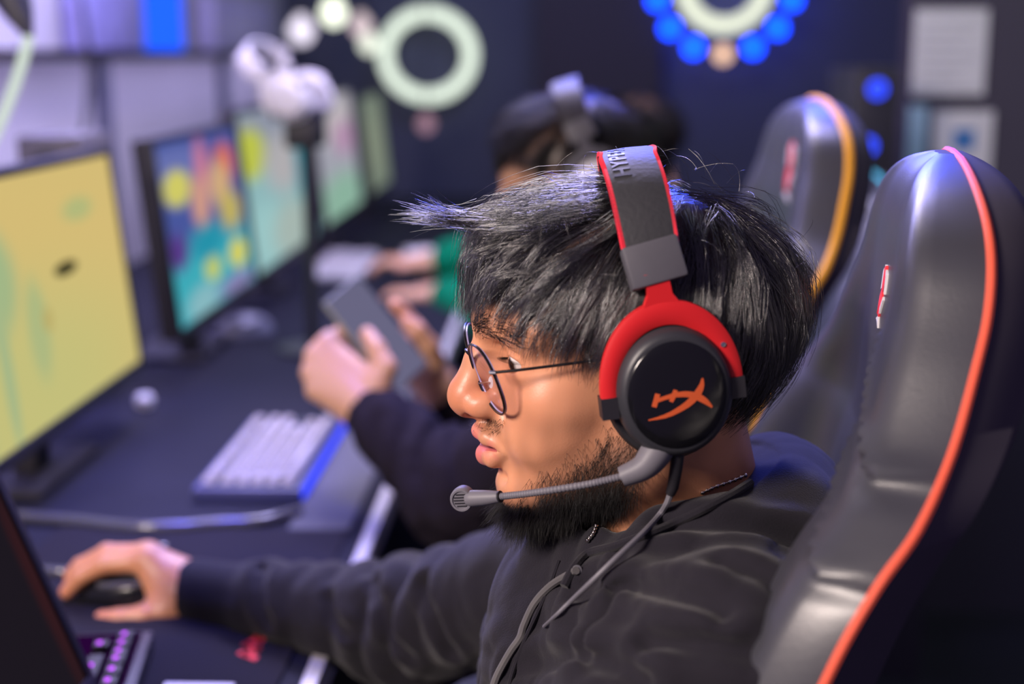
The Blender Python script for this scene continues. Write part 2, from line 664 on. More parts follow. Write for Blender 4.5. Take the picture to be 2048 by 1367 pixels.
def head_color(q, base, beard=1.0):
    s = q.copy()
    s[:, 1] = np.abs(s[:, 1])
    n = len(s)
    c = np.tile(np.array(base, np.float32), (n, 1))

    def blend(c, w, col):
        return c * (1 - w[:, None]) + np.array(col, np.float32) * w[:, None]

    def sm(x, a, b):
        t = np.clip((x - a) / (b - a), 0, 1)
        return t * t * (3 - 2 * t)
    r = np.random.default_rng(3)
    mot = np.zeros(n, np.float32)
    for k in range(10):
        w = r.normal(size=3).astype(np.float32) * 0.13
        mot += np.sin(s @ w + r.uniform(0, 6))
    c *= (1 + 0.030 * mot)[:, None]
    # rosier nose, cheek spots
    c = blend(c, 0.40 * sm(-sell(s, (126, 0, 0), (24, 22, 20)), -3, 6), (base[0] * 1.05, base[1] * 0.72, base[2] * 0.66))
    c = blend(c, 0.18 * sm(-sell(s, (90, 42, 6), (26, 22, 22)), -6, 6), (base[0] * 1.05, base[1] * 0.86, base[2] * 0.86))
    # dark of the eye socket and lid edge
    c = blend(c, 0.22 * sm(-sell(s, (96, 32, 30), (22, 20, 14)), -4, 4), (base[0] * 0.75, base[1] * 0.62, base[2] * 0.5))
    # lips
    lip = np.minimum(chain(s, [(117.2, 0, -21.8), (113.5, 11, -24.5), (104, 23, -30)], [6.4, 5.2, 2.2]),
                     chain(s, [(114.5, 0, -37.8), (111.2, 11, -37.0), (103.5, 22, -32)], [8.4, 7.2, 2.4]))
    c = blend(c, 0.92 * sm(-lip, -0.9, 0.7), (0.68, 0.155, 0.165))
    inner = chain(s, [(118, 0, -29.3), (112, 11, -30), (103, 23, -31)], [2.6, 2.4, 1.4])
    c = blend(c, 0.9 * sm(-inner, -0.8, 0.9), (0.10, 0.02, 0.025))
    # beard shadow (short dark hair seen through the skin)
    if beard > 0:
        line = -40 + np.clip((74 - s[:, 0]), -30, 60) * 0.66      # upper edge of the beard rises to the ear
        b = sm(line - s[:, 2], -14, 34)
        b *= sm(s[:, 2] + 125, 0, 22) * sm(s[:, 0], -15, 15)
        b *= sm(s[:, 0] - (16 + np.clip(-38 - s[:, 2], 0, 70) * 0.60), -9, 9)
        chin = sm(-sell(s, (100, 0, -84), (34, 44, 17)), -3, 6)
        b = np.maximum(b, chin)
        must = 0.30 * sm(-sell(s, (112, 12, -15), (12, 20, 6.5)), -2, 3)
        b = np.maximum(b, must)
        c = blend(c, 0.88 * beard * b, (0.032, 0.020, 0.017))
    # eyebrows
    br = chain(s, [(108, 9, 51.5), (100, 26, 55), (84, 47, 51)], [4.0, 4.2, 2.5])
    c = blend(c, 0.72 * sm(-br, -2.5, 2.0), (0.05, 0.03, 0.025))
    # nostril inside
    c = blend(c, 0.9 * sm(-sell(s, (119, 6.8, -9.0), (7.5, 3.8, 5.0)), -0.8, 0.6), (0.06, 0.018, 0.015))
    # scalp under the hair
    sc = sm(s[:, 2] - np.where(s[:, 0] > 20, 66 + (s[:, 0] - 100) * 0.55, 20 + s[:, 0] * 0.0), -4, 8) * sm(120 - s[:, 0], 0, 12)
    c = blend(c, 0.9 * np.where(s[:, 2] > 20, sc, 0), (0.020, 0.015, 0.015))
    return np.clip(c, 0, 1)


def strands_mesh(name, P, R, material, parent, jitter=None):
    """P (n, m, 3) strand points, R (n, m) radii -> three-sided tubes in one mesh"""
    n, m, _ = P.shape
    T = np.gradient(P, axis=1)
    T /= np.linalg.norm(T, axis=2, keepdims=True) + 1e-12
    ref = np.array([0.31, -0.87, 0.38])
    A = np.cross(T, ref)
    A /= np.linalg.norm(A, axis=2, keepdims=True) + 1e-9
    Bv = np.cross(T, A)
    rings = []
    for k in range(3):
        w = 2 * math.pi * k / 3
        rings.append(P + (A * math.cos(w) + Bv * math.sin(w)) * R[:, :, None])
    V = np.stack(rings, 2).reshape(-1, 3)             # index ((i*m)+j)*3+k
    base = (np.arange(n)[:, None] * m + np.arange(m - 1)[None, :])[:, :, None] * 3
    k = np.arange(3)[None, None, :]
    k2 = (k + 1) % 3
    q = np.stack([base + k, base + k2, base + 3 + k2, base + 3 + k], -1).reshape(-1, 4)
    return mesh_np(name, V, q, material, parent)


CROWN = np.array([-42.0, 4.0, 120.0])
SCALP_C, SCALP_R = np.array([9.0, 0, 47]), np.array([99.0, 75, 77])


def fringe_u(f, l):
    """height where the front hair ends, by position round the face"""
    al = np.abs(l)
    return np.interp(al, [0, 22, 34, 46, 56, 66, 76], [66, 67, 69, 60, 50, 39, 26])


def make_hair(head, name, parent, seed, n_clump, per, rad, length=(75, 125), extra=None, vol=1.0, tidy=1.0, m=None):
    r = np.random.default_rng(seed)
    roots = []
    while len(roots) < n_clump:
        v = r.normal(size=(4000, 3))
        v /= np.linalg.norm(v, axis=1, keepdims=True)
        p = SCALP_C + v * SCALP_R
        f, l, u = p.T
        side = np.interp(f, [-100, -60, -20, 10, 30, 50, 70, 95, 110], [-25, -38, -35, -5, 30, 45, 60, 72, 76])
        p = p[u > side]
        roots += list(p)
    roots = np.array(roots[:n_clump])
    M_, ds = 14, 11.0
    n = len(roots)
    lay = r.uniform(0.0, 1.0, n) ** 0.8            # which layer of the hair
    L = r.uniform(length[0], length[1], n)
    L *= np.where(roots[:, 2] < 30, 0.55, 1.0)
    away = roots - CROWN
    near_crown = np.exp(-(np.linalg.norm(away, axis=1) / 25) ** 2)
    away += r.normal(size=(n, 3)) * 30 * near_crown[:, None]
    P = np.zeros((n, M_, 3))
    p = roots.copy()
    P[:, 0] = p
    wob = r.normal(size=(n, 3)) * 0.30 * tidy
    out_c, out_k = np.array([3.0, 0, 45]), np.array([119.0, 91, 100.5])
    stop = np.full(n, M_ * ds)
    for j in range(1, M_):
        v = (p - SCALP_C) / (SCALP_R ** 2)
        nrm = v / np.linalg.norm(v, axis=1, keepdims=True)
        d = away / (np.linalg.norm(away, axis=1, keepdims=True) + 1e-9)
        d = d + wob
        d[:, 2] -= 0.25 + 0.10 * j
        # the front hair is combed forward and down over the brow
        fr = np.clip((p[:, 0] - 10) / 60, 0, 1) * np.clip((p[:, 2] - 40) / 40, 0, 1)
        d[:, 0] += 0.55 * fr
        d -= nrm * (d * nrm).sum(1)[:, None]
        d /= np.linalg.norm(d, axis=1, keepdims=True) + 1e-9
        p = p + d * ds
        t = min(1.0, j / 5.0)
        lam = t * (0.22 + 0.78 * lay) * vol
        C = SCALP_C * (1 - lam[:, None]) + out_c * lam[:, None]
        Rr = SCALP_R * (1 - lam[:, None]) + out_k * lam[:, None]
        q = (p - C) / Rr
        p_s = C + q / np.linalg.norm(q, axis=1, keepdims=True) * Rr
        # free ends hang instead of hugging the skull below its widest line
        bul = 19.0 * np.exp(-((p_s[:, 0] - 90) / 50) ** 2 - ((p_s[:, 2] - 112) / 38) ** 2) * lam
        p_s = p_s + np.array([0.62, 0, 0.78])[None] * bul[:, None]
        below = np.clip((25 - p_s[:, 2]) / 40, 0, 1)[:, None]
        p = p_s * (1 - 0.55 * below) + (P[:, j - 1] + d * ds) * 0.55 * below
        P[:, j] = p
        infront = (p[:, 0] > 25) & (p[:, 2] < fringe_u(p[:, 0], p[:, 1]) + r.normal(size=n) * 3.0)
        stop = np.where(infront & (stop > j * ds), j * ds, stop)
        nape = (p[:, 0] < -20) & (p[:, 2] < -48)
        stop = np.where(nape & (stop > j * ds), j * ds, stop)
    L = np.minimum(L, stop)
    # grow strands round each guide
    S = 9
    tt = np.linspace(0, 1, S)
    out = np.zeros((n, per, S, 3))
    arc = tt[None, :] * (L[:, None] / ds)
    i0 = np.clip(arc.astype(int), 0, M_ - 2)
    fr = (arc - i0)[:, :, None]
    ar = np.arange(n)[:, None]
    G = P[ar, i0] * (1 - fr) + P[ar, i0 + 1] * fr
    for s in range(per):
        off = r.normal(size=(n, 1, 3)) * 3.8
        conv = (1 - 0.84 * tt ** 0.7)[None, :, None]
        tip = r.normal(size=(n, 1, 3)) * (tt ** 2)[None, :, None] * 2.2 * tidy
        kink = np.sin(tt * r.uniform(4, 9) + r.uniform(0, 6))[None, :, None] * r.normal(size=(n, 1, 3)) * 0.7
        sc = r.uniform(0.82, 1.05, size=(n, 1, 1))
        base = G[:, :1]
        out[:, s] = base + (G - base) * sc + off * conv + tip + kink
    # stay out of the skull
    Q = out.reshape(-1, 3)
    v = (Q - SCALP_C) / (SCALP_R + 2)
    ln = np.linalg.norm(v, axis=1)
    low = ln < 1
    Q[low] = SCALP_C + v[low] / ln[low][:, None] * (SCALP_R + 2)
    out = Q.reshape(n * per, S, 3)
    if extra is not None:
        out = np.concatenate([out, extra(r, S)], 0)
    Rr = rad * (1 - 0.75 * tt ** 3)[None, :] * r.uniform(0.75, 1.2, size=(len(out), 1))
    return strands_mesh(name, head.w(out.reshape(-1, 3)).reshape(out.shape), Rr / 1000, m or MT['hair'], parent)


def beard_mesh(head, parent, seed):
    r = np.random.default_rng(seed)
    n = 13000
    # random directions, pushed to the skin by sphere tracing inwards
    pts = []
    while len(pts) < n:
        m = 9000
        v = r.uniform((-8, -78, -118), (128, 78, -8), size=(m, 3)).astype(np.float32)
        for _ in range(3):
            d0 = head_sdf(v)
            e = 0.6
            g = np.stack([head_sdf(v + np.eye(3, dtype=np.float32)[k] * e) - d0 for k in range(3)], 1) / e
            v = v - (d0 / np.maximum((g * g).sum(1), 0.2))[:, None] * g
        f, l, u = v.T
        al = np.abs(l)
        line = -40 + np.clip(74 - f, -30, 60) * 0.66
        dens = np.clip((line - u + 9) / 36, 0, 1) ** 1.4
        dens *= (u > -112) & (f > 6) & (np.abs(head_sdf(v)) < 1.0)
        dens *= np.where((f > 88) & (u > -66), 0.14, 1.0)          # thin below the lip
        dens = np.where((u < -68) & (f > 30), 1.0, dens)
        dens *= np.where((u < -88) & (f < 42), 0.15, 1.0)
        must = (u > -20) & (u < -10) & (f > 100) & (al < 24)
        dens = np.where(must, 0.60, np.where(u > -20, dens * (f < 60), dens))
        dens *= np.clip((f - (16 + np.clip(-38 - u, 0, 70) * 0.60) + 8) / 14, 0, 1)
        lipz = (u > -48) & (u <= -18) & (f > 103)
        dens = np.where(lipz & ~must, 0, dens)
        keep = r.uniform(size=m) < dens
        pts += list(np.concatenate([v[keep], g[keep] / (np.linalg.norm(g[keep], axis=1, keepdims=True) + 1e-9)], 1))
    pts = np.array(pts[:n])
    v, g = pts[:, :3], pts[:, 3:]
    S = 6
    tt = np.linspace(0, 1, S)
    f, l, u = v.T
    L = np.where(u < -66, np.where(f > 62, r.uniform(9, 19, n), r.uniform(4, 9, n)), np.clip(5 + (-u - 10) * 0.14, 3.5, 12) * r.uniform(0.6, 1.3, n))
    L = np.where((u > -21) & (f > 100), r.uniform(3.5, 6.5, n), L)
    grow = np.stack([0.25 + 0 * f, 0.0 * l, -0.9 + 0 * u], 1)
    grow = np.where(((u > -21) & (f > 100))[:, None], np.stack([0.15 + 0 * f, np.sign(l) * 0.75, -0.55 + 0 * f], 1), grow)
    grow = grow + r.normal(size=(n, 3)) * 0.28
    d0 = g * 0.55 + grow * 0.6
    d0 /= np.linalg.norm(d0, axis=1, keepdims=True)
    curl = r.normal(size=(n, 3)) * np.where((u > -21) & (f > 100), 0.08, 0.32)[:, None]
    P = v[:, None, :] - g[:, None, :] * 0.6 + (d0[:, None, :] * tt[None, :, None] + (grow * 0.25 + curl)[:, None, :] * (tt ** 2)[None, :, None] * 0.6) * L[:, None, None]
    R = np.full((n, 1), 0.105) * (1 - 0.7 * tt ** 2)[None, :] * r.uniform(0.8, 1.3, size=(n, 1))
    return strands_mesh('beard', head.w(P.reshape(-1, 3)).reshape(P.shape), R / 1000, MT['beard'], parent)


def brow_mesh(head, parent, seed):
    r = np.random.default_rng(seed)
    n = 900
    t = r.uniform(size=n)
    side = np.where(r.uniform(size=n) < 0.5, 1, -1)
    c = np.stack([np.interp(t, [0, .5, 1], [110, 103, 82]), np.interp(t, [0, .5, 1], [7, 26, 50]) * side,
                  np.interp(t, [0, .5, 1], [51, 55, 50]) + r.normal(size=n) * 2.4], 1).astype(np.float32)
    for _ in range(3):
        d0 = head_sdf(c)
        g = np.stack([head_sdf(c + np.eye(3, dtype=np.float32)[k] * 0.6) - d0 for k in range(3)], 1) / 0.6
        c = c - (d0 / np.maximum((g * g).sum(1), 0.2))[:, None] * g
    g /= np.linalg.norm(g, axis=1, keepdims=True)
    d = np.stack([-0.35 - 0.4 * t, side * 0.8, 0.45 - 0.7 * t], 1) + r.normal(size=(n, 3)) * 0.2 + g * 0.35
    d /= np.linalg.norm(d, axis=1, keepdims=True)
    S = 5
    tt = np.linspace(0, 1, S)
    L = r.uniform(5, 10, n)
    P = c[:, None] + d[:, None] * (tt[None, :, None] * L[:, None, None]) - g[:, None] * (tt ** 2)[None, :, None] * 1.0
    # lashes
    m = 70
    a = np.linspace(-1, 1, m)
    sd = np.where(np.arange(m) % 2 == 0, 1, -1)
    y = 35.5 + a * 12.5
    root = np.stack([82 + 13.6 * np.sqrt(np.clip(1 - ((y - 33.5) / 14.6) ** 2, 0.05, 1)), y * sd, 32.0 - 1.8 * a ** 2], 1)
    dl = np.stack([0.95 + 0 * a, sd * (0.25 + 0.3 * a), -0.12 + 0 * a], 1)
    PL = root[:, None] + dl[:, None] * (tt[None, :, None] * 7.5) + np.array([0, 0, 1.0])[None, None] * (tt ** 2)[None, :, None] * 2.2
    P = np.concatenate([P, PL])
    R = np.full((len(P), 1), 0.17) * (1 - 0.75 * tt ** 2)[None, :]
    R[n:] *= 0.55
    return strands_mesh('eyebrows', head.w(P.reshape(-1, 3)).reshape(P.shape), R / 1000, MT['beard'], parent)


def eyes_mesh(head, parent, gaze=(0.93, 0.16, -0.20)):
    for sd in (1, -1):
        bm = bmesh.new()
        bmesh.ops.create_uvsphere(bm, u_segments=32, v_segments=24, radius=12.6)
        g = np.array(gaze) / np.linalg.norm(gaze)
        v = np.array([w.co[:] for w in bm.verts])
        f = [[w.index for w in q.verts] for q in bm.faces]
        bm.free()
        dd = (v / 12.6) @ g
        v = v + g * (np.clip((dd - 0.88) / 0.12, 0, 1) * 0.9)[:, None]
        o = mesh_np('eyeball', head.w(v + np.array([82.6, 33.5 * sd, 29.5])), f, MT['eye'], parent)
        c = np.tile(np.array([0.62, 0.56, 0.54]), (len(v), 1))
        c[dd > 0.88] = (0.035, 0.016, 0.010)
        c[dd > 0.965] = (0.004, 0.004, 0.004)
        set_vcol(o, c)


def hand_sdf(p, H):
    """H: dict wrist, wr, fingers [(pts, radii)], thumb (pts, radii)"""
    d = None
    for (pts, rad) in H['fingers']:
        e = chain(p, pts, rad, 0.004)
        d = e if d is None else np.minimum(d, e)
    palm = None
    for (pts, rad) in H['fingers']:
        e = scone(p, H['wrist'], pts[0], H['wr'], rad[0] * 1.18)
        palm = e if palm is None else smin(palm, e, 0.012)
    pts, rad = H['thumb']
    th = chain(p, pts, rad, 0.004)
    palm = smin(palm, scone(p, pts[0], H['fingers'][0][0][0], rad[0] * 0.8, 0.009), 0.016)
    d = smin(smin(d, palm, 0.007), th, 0.012)
    return d


def body_fn(head, pose):
    hb = head.w((10, 0, 20))
    nb = head.w((-14, 0, -150))

    def fn(p):
        d = np.full(len(p), 0.5, np.float32)
        m = np.abs(((p - hb.astype(np.float32)) ** 2).sum(1)) < 0.30 ** 2
        if m.any():
            d[m] = head_sdf(head.loc(p[m])) / 1000.0
        if (~m).any():
            q = p[~m] - hb.astype(np.float32)
            d[~m] = np.sqrt((q * q).sum(1)) - 0.19
        t = sell(p, pose['chest'], (0.095, 0.15, 0.17))
        t = smin(t, sell(p, pose['belly'], (0.095, 0.14, 0.17)), 0.05)
        for s in ('L', 'R'):
            S, E, W = pose[s]
            t = smin(t, scone(p, nb, S, 0.055, 0.05), 0.03)
            t = smin(t, chain(p, [S, E, W], [0.05, 0.036, 0.026], 0.01), 0.02)
            h = pose.get('hand' + s)
            if h is not None:
                m = ((p - np.asarray(h['wrist'], np.float32)) ** 2).sum(1) < 0.26 ** 2
                if m.any():
                    t[m] = smin(t[m], hand_sdf(p[m], h), 0.008)
        return smin(d, t, 0.012)
    return fn


def hoodie_fn(head, pose, seed=1):
    nb = np.array(pose.get('neckb', head.w((-20, 0, -120))))

    def fn(p):
        t = sell(p, pose['chest'], (0.125, 0.185, 0.20))
        t = smin(t, sell(p, pose['belly'], (0.13, 0.175, 0.20)), 0.06)
        # shoulders
        for s in ('L', 'R'):
            S, E, W = [np.asarray(a, float) for a in pose[s]]
            t = smin(t, scone(p, nb + np.array([0.015, 0, -0.03]), S, 0.075, 0.068), 0.05)
        fo = folds(p, seed, 38.0, 4)
        fo2 = folds(p, seed + 5, 80.0)
        t = t + 0.0120 * fo + 0.0035 * fo2
        for s in ('L', 'R'):
            S, E, W = [np.asarray(a, float) for a in pose[s]]
            rs = pose.get('sleeve', [0.066, 0.056, 0.042, 0.0385])
            A1 = E + (W - E) * pose.get('cuff', 0.62)
            e = chain(p, [S, E, A1], [rs[0], rs[1], rs[2]], 0.03)
            ax_ = (W - S) / np.linalg.norm(W - S)
            u = ((p - S.astype(np.float32)) @ ax_.astype(np.float32))
            n3 = np.sin(p @ np.array([31.0, 17.0, -23.0], np.float32)) + 0.6 * np.sin(p @ np.array([-12.0, 40.0, 21.0], np.float32) + 1.0)
            ring = 1 - 2 * np.abs(np.sin(u * 62 + 0.9 * n3))
            ln = np.linalg.norm(E - S)
            w = np.exp(-((u - ln * 0.95) / 0.12) ** 2)
            e = e + (0.0055 * ring * w + 0.003 * fo2 + 0.002 * fo) * (0.35 + 0.65 * w)
            # ribbed cuff, cut square at the wrist
            cu = scone(p, A1, W, 0.0365, 0.0360)
            ang = p @ np.array([0.0, 300.0, 300.0], np.float32)
            cd = (W - E) / np.linalg.norm(W - E)
            cu = np.maximum(cu, (p - W.astype(np.float32)) @ cd.astype(np.float32) - 0.002)
            e = smin(e, cu, 0.006)
            t = smin(t, e, 0.035)
        if 'nbcover' in pose:
            for s in ('L', 'R'):
                t = smin(t, scone(p, head.w((-14, 0, -150)), pose[s][0], 0.066, 0.062), 0.03)
        if 'hood' in pose:
            h = chain(p, pose['hood'][0], pose['hood'][1], 0.02)
            h = h + 0.004 * fo + 0.0016 * fo2
            t = smin(t, h, 0.016)
        if 'hoodbag' in pose:
            t = smin(t, sell(p, pose['hoodbag'][0], pose['hoodbag'][1]) + 0.005 * fo, 0.03)
        if 'collar' in pose:      # neck opening
            p0, nrm = pose['collar']
            cyl = scone(p, head.w((-4, 0, -18)), head.w((-14, 0, -160)), 0.070, 0.073)
            cut = np.maximum(cyl, -((p - np.asarray(p0, np.float32)) @ np.asarray(nrm, np.float32)))
            t = smax(t, -cut, 0.007)
        for line in pose.get('creases', []):
            c0 = np.mean(line, axis=0).astype(np.float32)
            rr = np.linalg.norm(np.array(line) - c0, axis=1).max() + 0.04
            m = ((p - c0) ** 2).sum(1) < rr * rr
            if m.any():
                dd = chain(p[m], line, [0.0] * len(line))
                t[m] += 0.0065 * np.exp(-(dd / 0.0055) ** 2) - 0.0038 * np.exp(-((dd - 0.015) / 0.008) ** 2)
        return t
    return fn


def trace(fn, x, y, s0=0.3, s1=2.6, off=0.0):
    """first point of the surface on the line of sight through pixel (x, y)"""
    d = _fw * FPX + _rt * (x - 1024) - _up * (y - 683.5)
    d = d / np.linalg.norm(d)
    s = s0
    for _ in range(160):
        q = (CAM_C + d * s)[None].astype(np.float32)
        f = float(fn(q)[0]) - off
        if f < 0.0003:
            break
        s += max(f * 0.7, 0.0004)
        if s > s1:
            break
    return CAM_C + d * s


def make_person(label, group, head, pose, grid, cloth_grid, skin, cloth, hair, beard=False, cat='person'):
    root = empty('person', tuple(pose['belly'][:2]) + (0.0,), label, cat, group)
    fn = body_fn(head, pose)
    V, Q = sdf_mesh(fn, *grid)
    body = mesh_np('body', V, Q, MT['skin'], root)
    ql = head.loc(V)
    set_vcol(body, head_color(ql, skin, 1.0 if beard else 0.0))
    # nails and knuckles: tint the hands
    ca = body.data.color_attributes['Col']
    buf = np.zeros(len(V) * 4, np.float32)
    ca.data.foreach_get('color', buf)
    buf = buf.reshape(-1, 4)
    for s in ('L', 'R'):
        h = pose.get('hand' + s)
        if h is None:
            continue
        far = ((V - np.asarray(h['wrist'], np.float32)) ** 2).sum(1) < 0.24 ** 2
        buf[far, :3] = np.array(skin) * np.array([1.03, 1.04, 0.98])
        for (pts, rad) in h['fingers'] + [h['thumb']]:
            w = np.exp(-((V - np.asarray(pts[-1], np.float32)) ** 2).sum(1) / 0.014 ** 2)[:, None] * 0.55
            buf[:, :3] = buf[:, :3] * (1 - w) + np.array(skin) * np.array([1.12, 0.80, 0.84]) * w
            for kn in pts[0:-1]:
                w = np.exp(-((V - np.asarray(kn, np.float32)) ** 2).sum(1) / 0.012 ** 2)[:, None] * 0.18
                buf[:, :3] = buf[:, :3] * (1 - w) + np.array(skin) * np.array([0.9, 0.66, 0.62]) * w
    ca.data.foreach_set('color', buf.ravel())
    hf = hoodie_fn(head, pose, pose.get('seed', 1))
    V, Q = sdf_mesh(hf, *cloth_grid)
    mesh_np('hoodie', V, Q, cloth, root)
    eyes_mesh(head, root)
    return root, fn, hf


def v3(*a):
    return np.array(a, float)


# ---- the player in front
HD = Head(at(1300, 748, 0.93), 8, 7)
RS, RE, RW = at(1250, 1120, 1.11), at(824, 1248, 1.30), at(385, 1184, 1.412)
LS, LE, LW = v3(0.100, 0.765, 0.972), v3(-0.10, 0.69, 0.805), v3(-0.225, 0.89, 0.795)
hyd = 1.418
HANDR = dict(
    wrist=at(372, 1184, 1.412), wr=0.029,
    fingers=[
        ([at(296, 1120, hyd), at(208, 1128, hyd - 0.004), at(162, 1152, hyd - 0.004), at(134, 1182, hyd - 0.002)], [0.0125, 0.0100, 0.0090, 0.0080]),
        ([at(296, 1110, hyd + 0.02), at(214, 1106, hyd + 0.02), at(162, 1132, hyd + 0.02), at(126, 1166, hyd + 0.02)], [0.0128, 0.0102, 0.0092, 0.0080]),
        ([at(306, 1118, hyd + 0.04), at(236, 1112, hyd + 0.045), at(190, 1140, hyd + 0.045), at(160, 1172, hyd + 0.045)], [0.012, 0.0098, 0.0088, 0.0078]),
        ([at(318, 1134, hyd + 0.058), at(262, 1136, hyd + 0.066), at(228, 1160, hyd + 0.068), at(205, 1180, hyd + 0.068)], [0.011, 0.0088, 0.0078, 0.007]),
    ],
    thumb=([at(338, 1222, 1.395), at(288, 1232, 1.382), at(238, 1238, 1.378), at(206, 1238, 1.380)], [0.0165, 0.0125, 0.0110, 0.0095]))


def rest_hand(W, fwd, left, down, curl=0.02, mirror=1):
    """an open hand lying palm down, fingers along fwd"""
    W, f, l, d = [np.asarray(a, float) for a in (W, fwd, left, down)]
    F = []
    for k, (o, a) in enumerate(((0.028, 0.088), (0.009, 0.093), (-0.010, 0.088), (-0.028, 0.080))):
        o *= mirror
        b = W + f * a + l * o
        F.append(([b, b + f * 0.036 - d * 0.006, b + f * 0.058 + d * 0.004, b + f * 0.074 + d * curl], [0.0105, 0.0092, 0.0082, 0.0074]))
    b = W + f * 0.025 + l * 0.03 * mirror
    T = ([b, b + f * 0.035 + l * 0.016 * mirror, b + f * 0.062 + l * 0.02 * mirror + d * 0.004], [0.0145, 0.0115, 0.009])
    return dict(wrist=W, wr=0.026, fingers=F, thumb=T)


HANDL = rest_hand(LW, (-0.75, 0.66, -0.04), (0.66, 0.75, 0), (0, 0, -1))
POSE1 = dict(chest=v3(0.068, 0.94, 0.850), belly=v3(0.075, 0.93, 0.68), R=(RS, RE, RW), L=(LS, LE, LW), handR=HANDR, handL=HANDL, seed=4, cuff=0.64,
             neckb=v3(0.095, 0.94, 0.928),
             hood=([at(1110, 1160, 0.96), at(1165, 1205, 0.895), at(1250, 1205, 0.868), at(1345, 1168, 0.855), at(1445, 1105, 0.862), at(1540, 1060, 0.90), at(1560, 1010, 0.96), at(1460, 1010, 1.01), at(1260, 1060, 1.02), at(1115, 1140, 0.965)],
                   [0.013, 0.018, 0.022, 0.026, 0.031, 0.035, 0.034, 0.03, 0.026, 0.015]),
             hoodbag=(at(1570, 1040, 0.95), (0.038, 0.10, 0.050)))
POSE1['collar'] = (at(1178, 1098, 0.885), np.array([-0.39, 0.0, 0.92]))
_base = hoodie_fn(HD, POSE1, 4)
POSE1['creases'] = [[trace(_base, x, y) for (x, y) in ln] for ln in (
    ((1330, 1052), (1420, 1046), (1510, 1056), (1600, 1080), (1690, 1115)),
    ((1176, 1163), (1205, 1150), (1233, 1135), (1238, 1115)),
    ((1146, 1192), (1194, 1187), (1255, 1172), (1343, 1185), (1400, 1203), (1449, 1228)),
    ((1170, 1300), (1190, 1268), (1211, 1238), (1240, 1198)),
    ((1020, 1340), (1071, 1326), (1146, 1317), (1200, 1322), (1247, 1334), (1290, 1360)),
    ((538, 1112), (524, 1140), (520, 1180), (524, 1215), (536, 1240)), ((662, 1200), (668, 1230), (690, 1262)), ((755, 1160), (762, 1210), (785, 1270), (815, 1310)), ((850, 1170), (868, 1230), (905, 1300)),
    ((1300, 1290), (1400, 1285), (1500, 1300)), ((1440, 1120), (1520, 1150), (1590, 1200)))]
G1 = (axis((-0.535, -0.355, 0.0021), (-0.355, -0.088, 0.006), (-0.088, 0.005, 0.00115), (0.005, 0.05, 0.002), (0.05, 0.20, 0.005)),
      axis((0.62, 0.85, 0.006), (0.85, 0.955, 0.00115), (0.955, 1.03, 0.002), (1.03, 1.36, 0.006), (1.36, 1.50, 0.0021)),
      axis((0.48, 0.745, 0.008), (0.745, 0.835, 0.0021), (0.835, 0.96, 0.006), (0.96, 1.03, 0.0025), (1.03, 1.18, 0.00115), (1.18, 1.26, 0.004)))
CG1 = (axis((-0.40, -0.12, 0.0032), (-0.12, 0.26, 0.0028)), axis((0.62, 1.46, 0.0030)), axis((0.47, 0.78, 0.008), (0.78, 1.12, 0.0028)))
SKIN1 = (0.62, 0.28, 0.155)
P1, BODY1, HOOD1 = make_person('player in black hoodie and glasses leaning back in orange-piped gaming chair, hand on mouse', None, HD, POSE1, G1, CG1, SKIN1, MT['hoodie'], None, beard=True)


def tuft(r, S):
    tt = np.linspace(0, 1, S)
    out = []
    # lock sticking out over the brow
    for k in range(230):
        a = v3(88, 6, 116) + r.normal(size=3) * (9, 9, 6)
        b = v3(116, 5, 121) + r.normal(size=3) * (4, 7, 3.5)
        c = v3(136, 4, 128) + r.normal(size=3) * (8, 7, 6)
        out.append(((1 - tt) ** 2)[:, None] * a + (2 * tt * (1 - tt))[:, None] * b + (tt ** 2)[:, None] * c)
    # stray flyaway hairs
    for k in range(120):
        th, ph = r.uniform(0, 2 * math.pi), r.uniform(0.1, 1.35)
        d = v3(math.cos(th) * math.sin(ph), math.sin(th) * math.sin(ph), math.cos(ph))
        a = v3(3, 0, 45) + d * v3(116, 88, 95)
        t = np.cross(d, r.normal(size=3))
        t /= np.linalg.norm(t)
        c = a + t * r.uniform(14, 34) + d * r.uniform(2, 12)
        b = (a + c) / 2 + d * r.uniform(3, 8)
        out.append(((1 - tt) ** 2)[:, None] * a + (2 * tt * (1 - tt))[:, None] * b + (tt ** 2)[:, None] * c)
    return np.array(out)


hair1 = make_hair(HD, 'hair', P1, 11, 1150, 17, 0.16, extra=tuft)
beard_mesh(HD, P1, 5)
brow_mesh(HD, P1, 6)

# drawstring, hood eyelet edge on the hoodie
dsp = [trace(HOOD1, x, y, off=0.0025) for (x, y) in ((1152, 1140), (1105, 1168), (1070, 1205), (1048, 1250), (1040, 1275), (1024, 1298), (1008, 1325), (994, 1352), (984, 1380))]
MB().tube(spline(dsp, 40), 0.0026, 8).build('drawstring', MT['drawstring'], P1)

col_ = [trace(HOOD1, x, y, off=0.0012) for (x, y) in ((1128, 1172), (1150, 1132), (1178, 1106), (1230, 1092), (1290, 1070), (1350, 1045), (1410, 1016), (1460, 990), (1500, 965))]
MB().tube(spline(col_, 60), 0.0030, 8).build('collar_edge', MT['hoodie'], P1)
seam = [trace(HOOD1, x, y, off=0.0004) for (x, y) in ((1118, 1120), (1104, 1160), (1082, 1210), (1052, 1275), (1030, 1330), (1016, 1380))]
MB().tube(spline(seam, 40), 0.0016, 6).build('zip_seam', MT['hoodie'], P1)
ey = trace(HOOD1, 1154, 1139, off=0.001)
MB().lathe([(0.0022, 0.0), (0.0031, 0.0002), (0.0031, 0.0007), (0.0022, 0.0009)], ey, CAM_C - ey, 16).build('eyelet', MT['greyp'], P1)

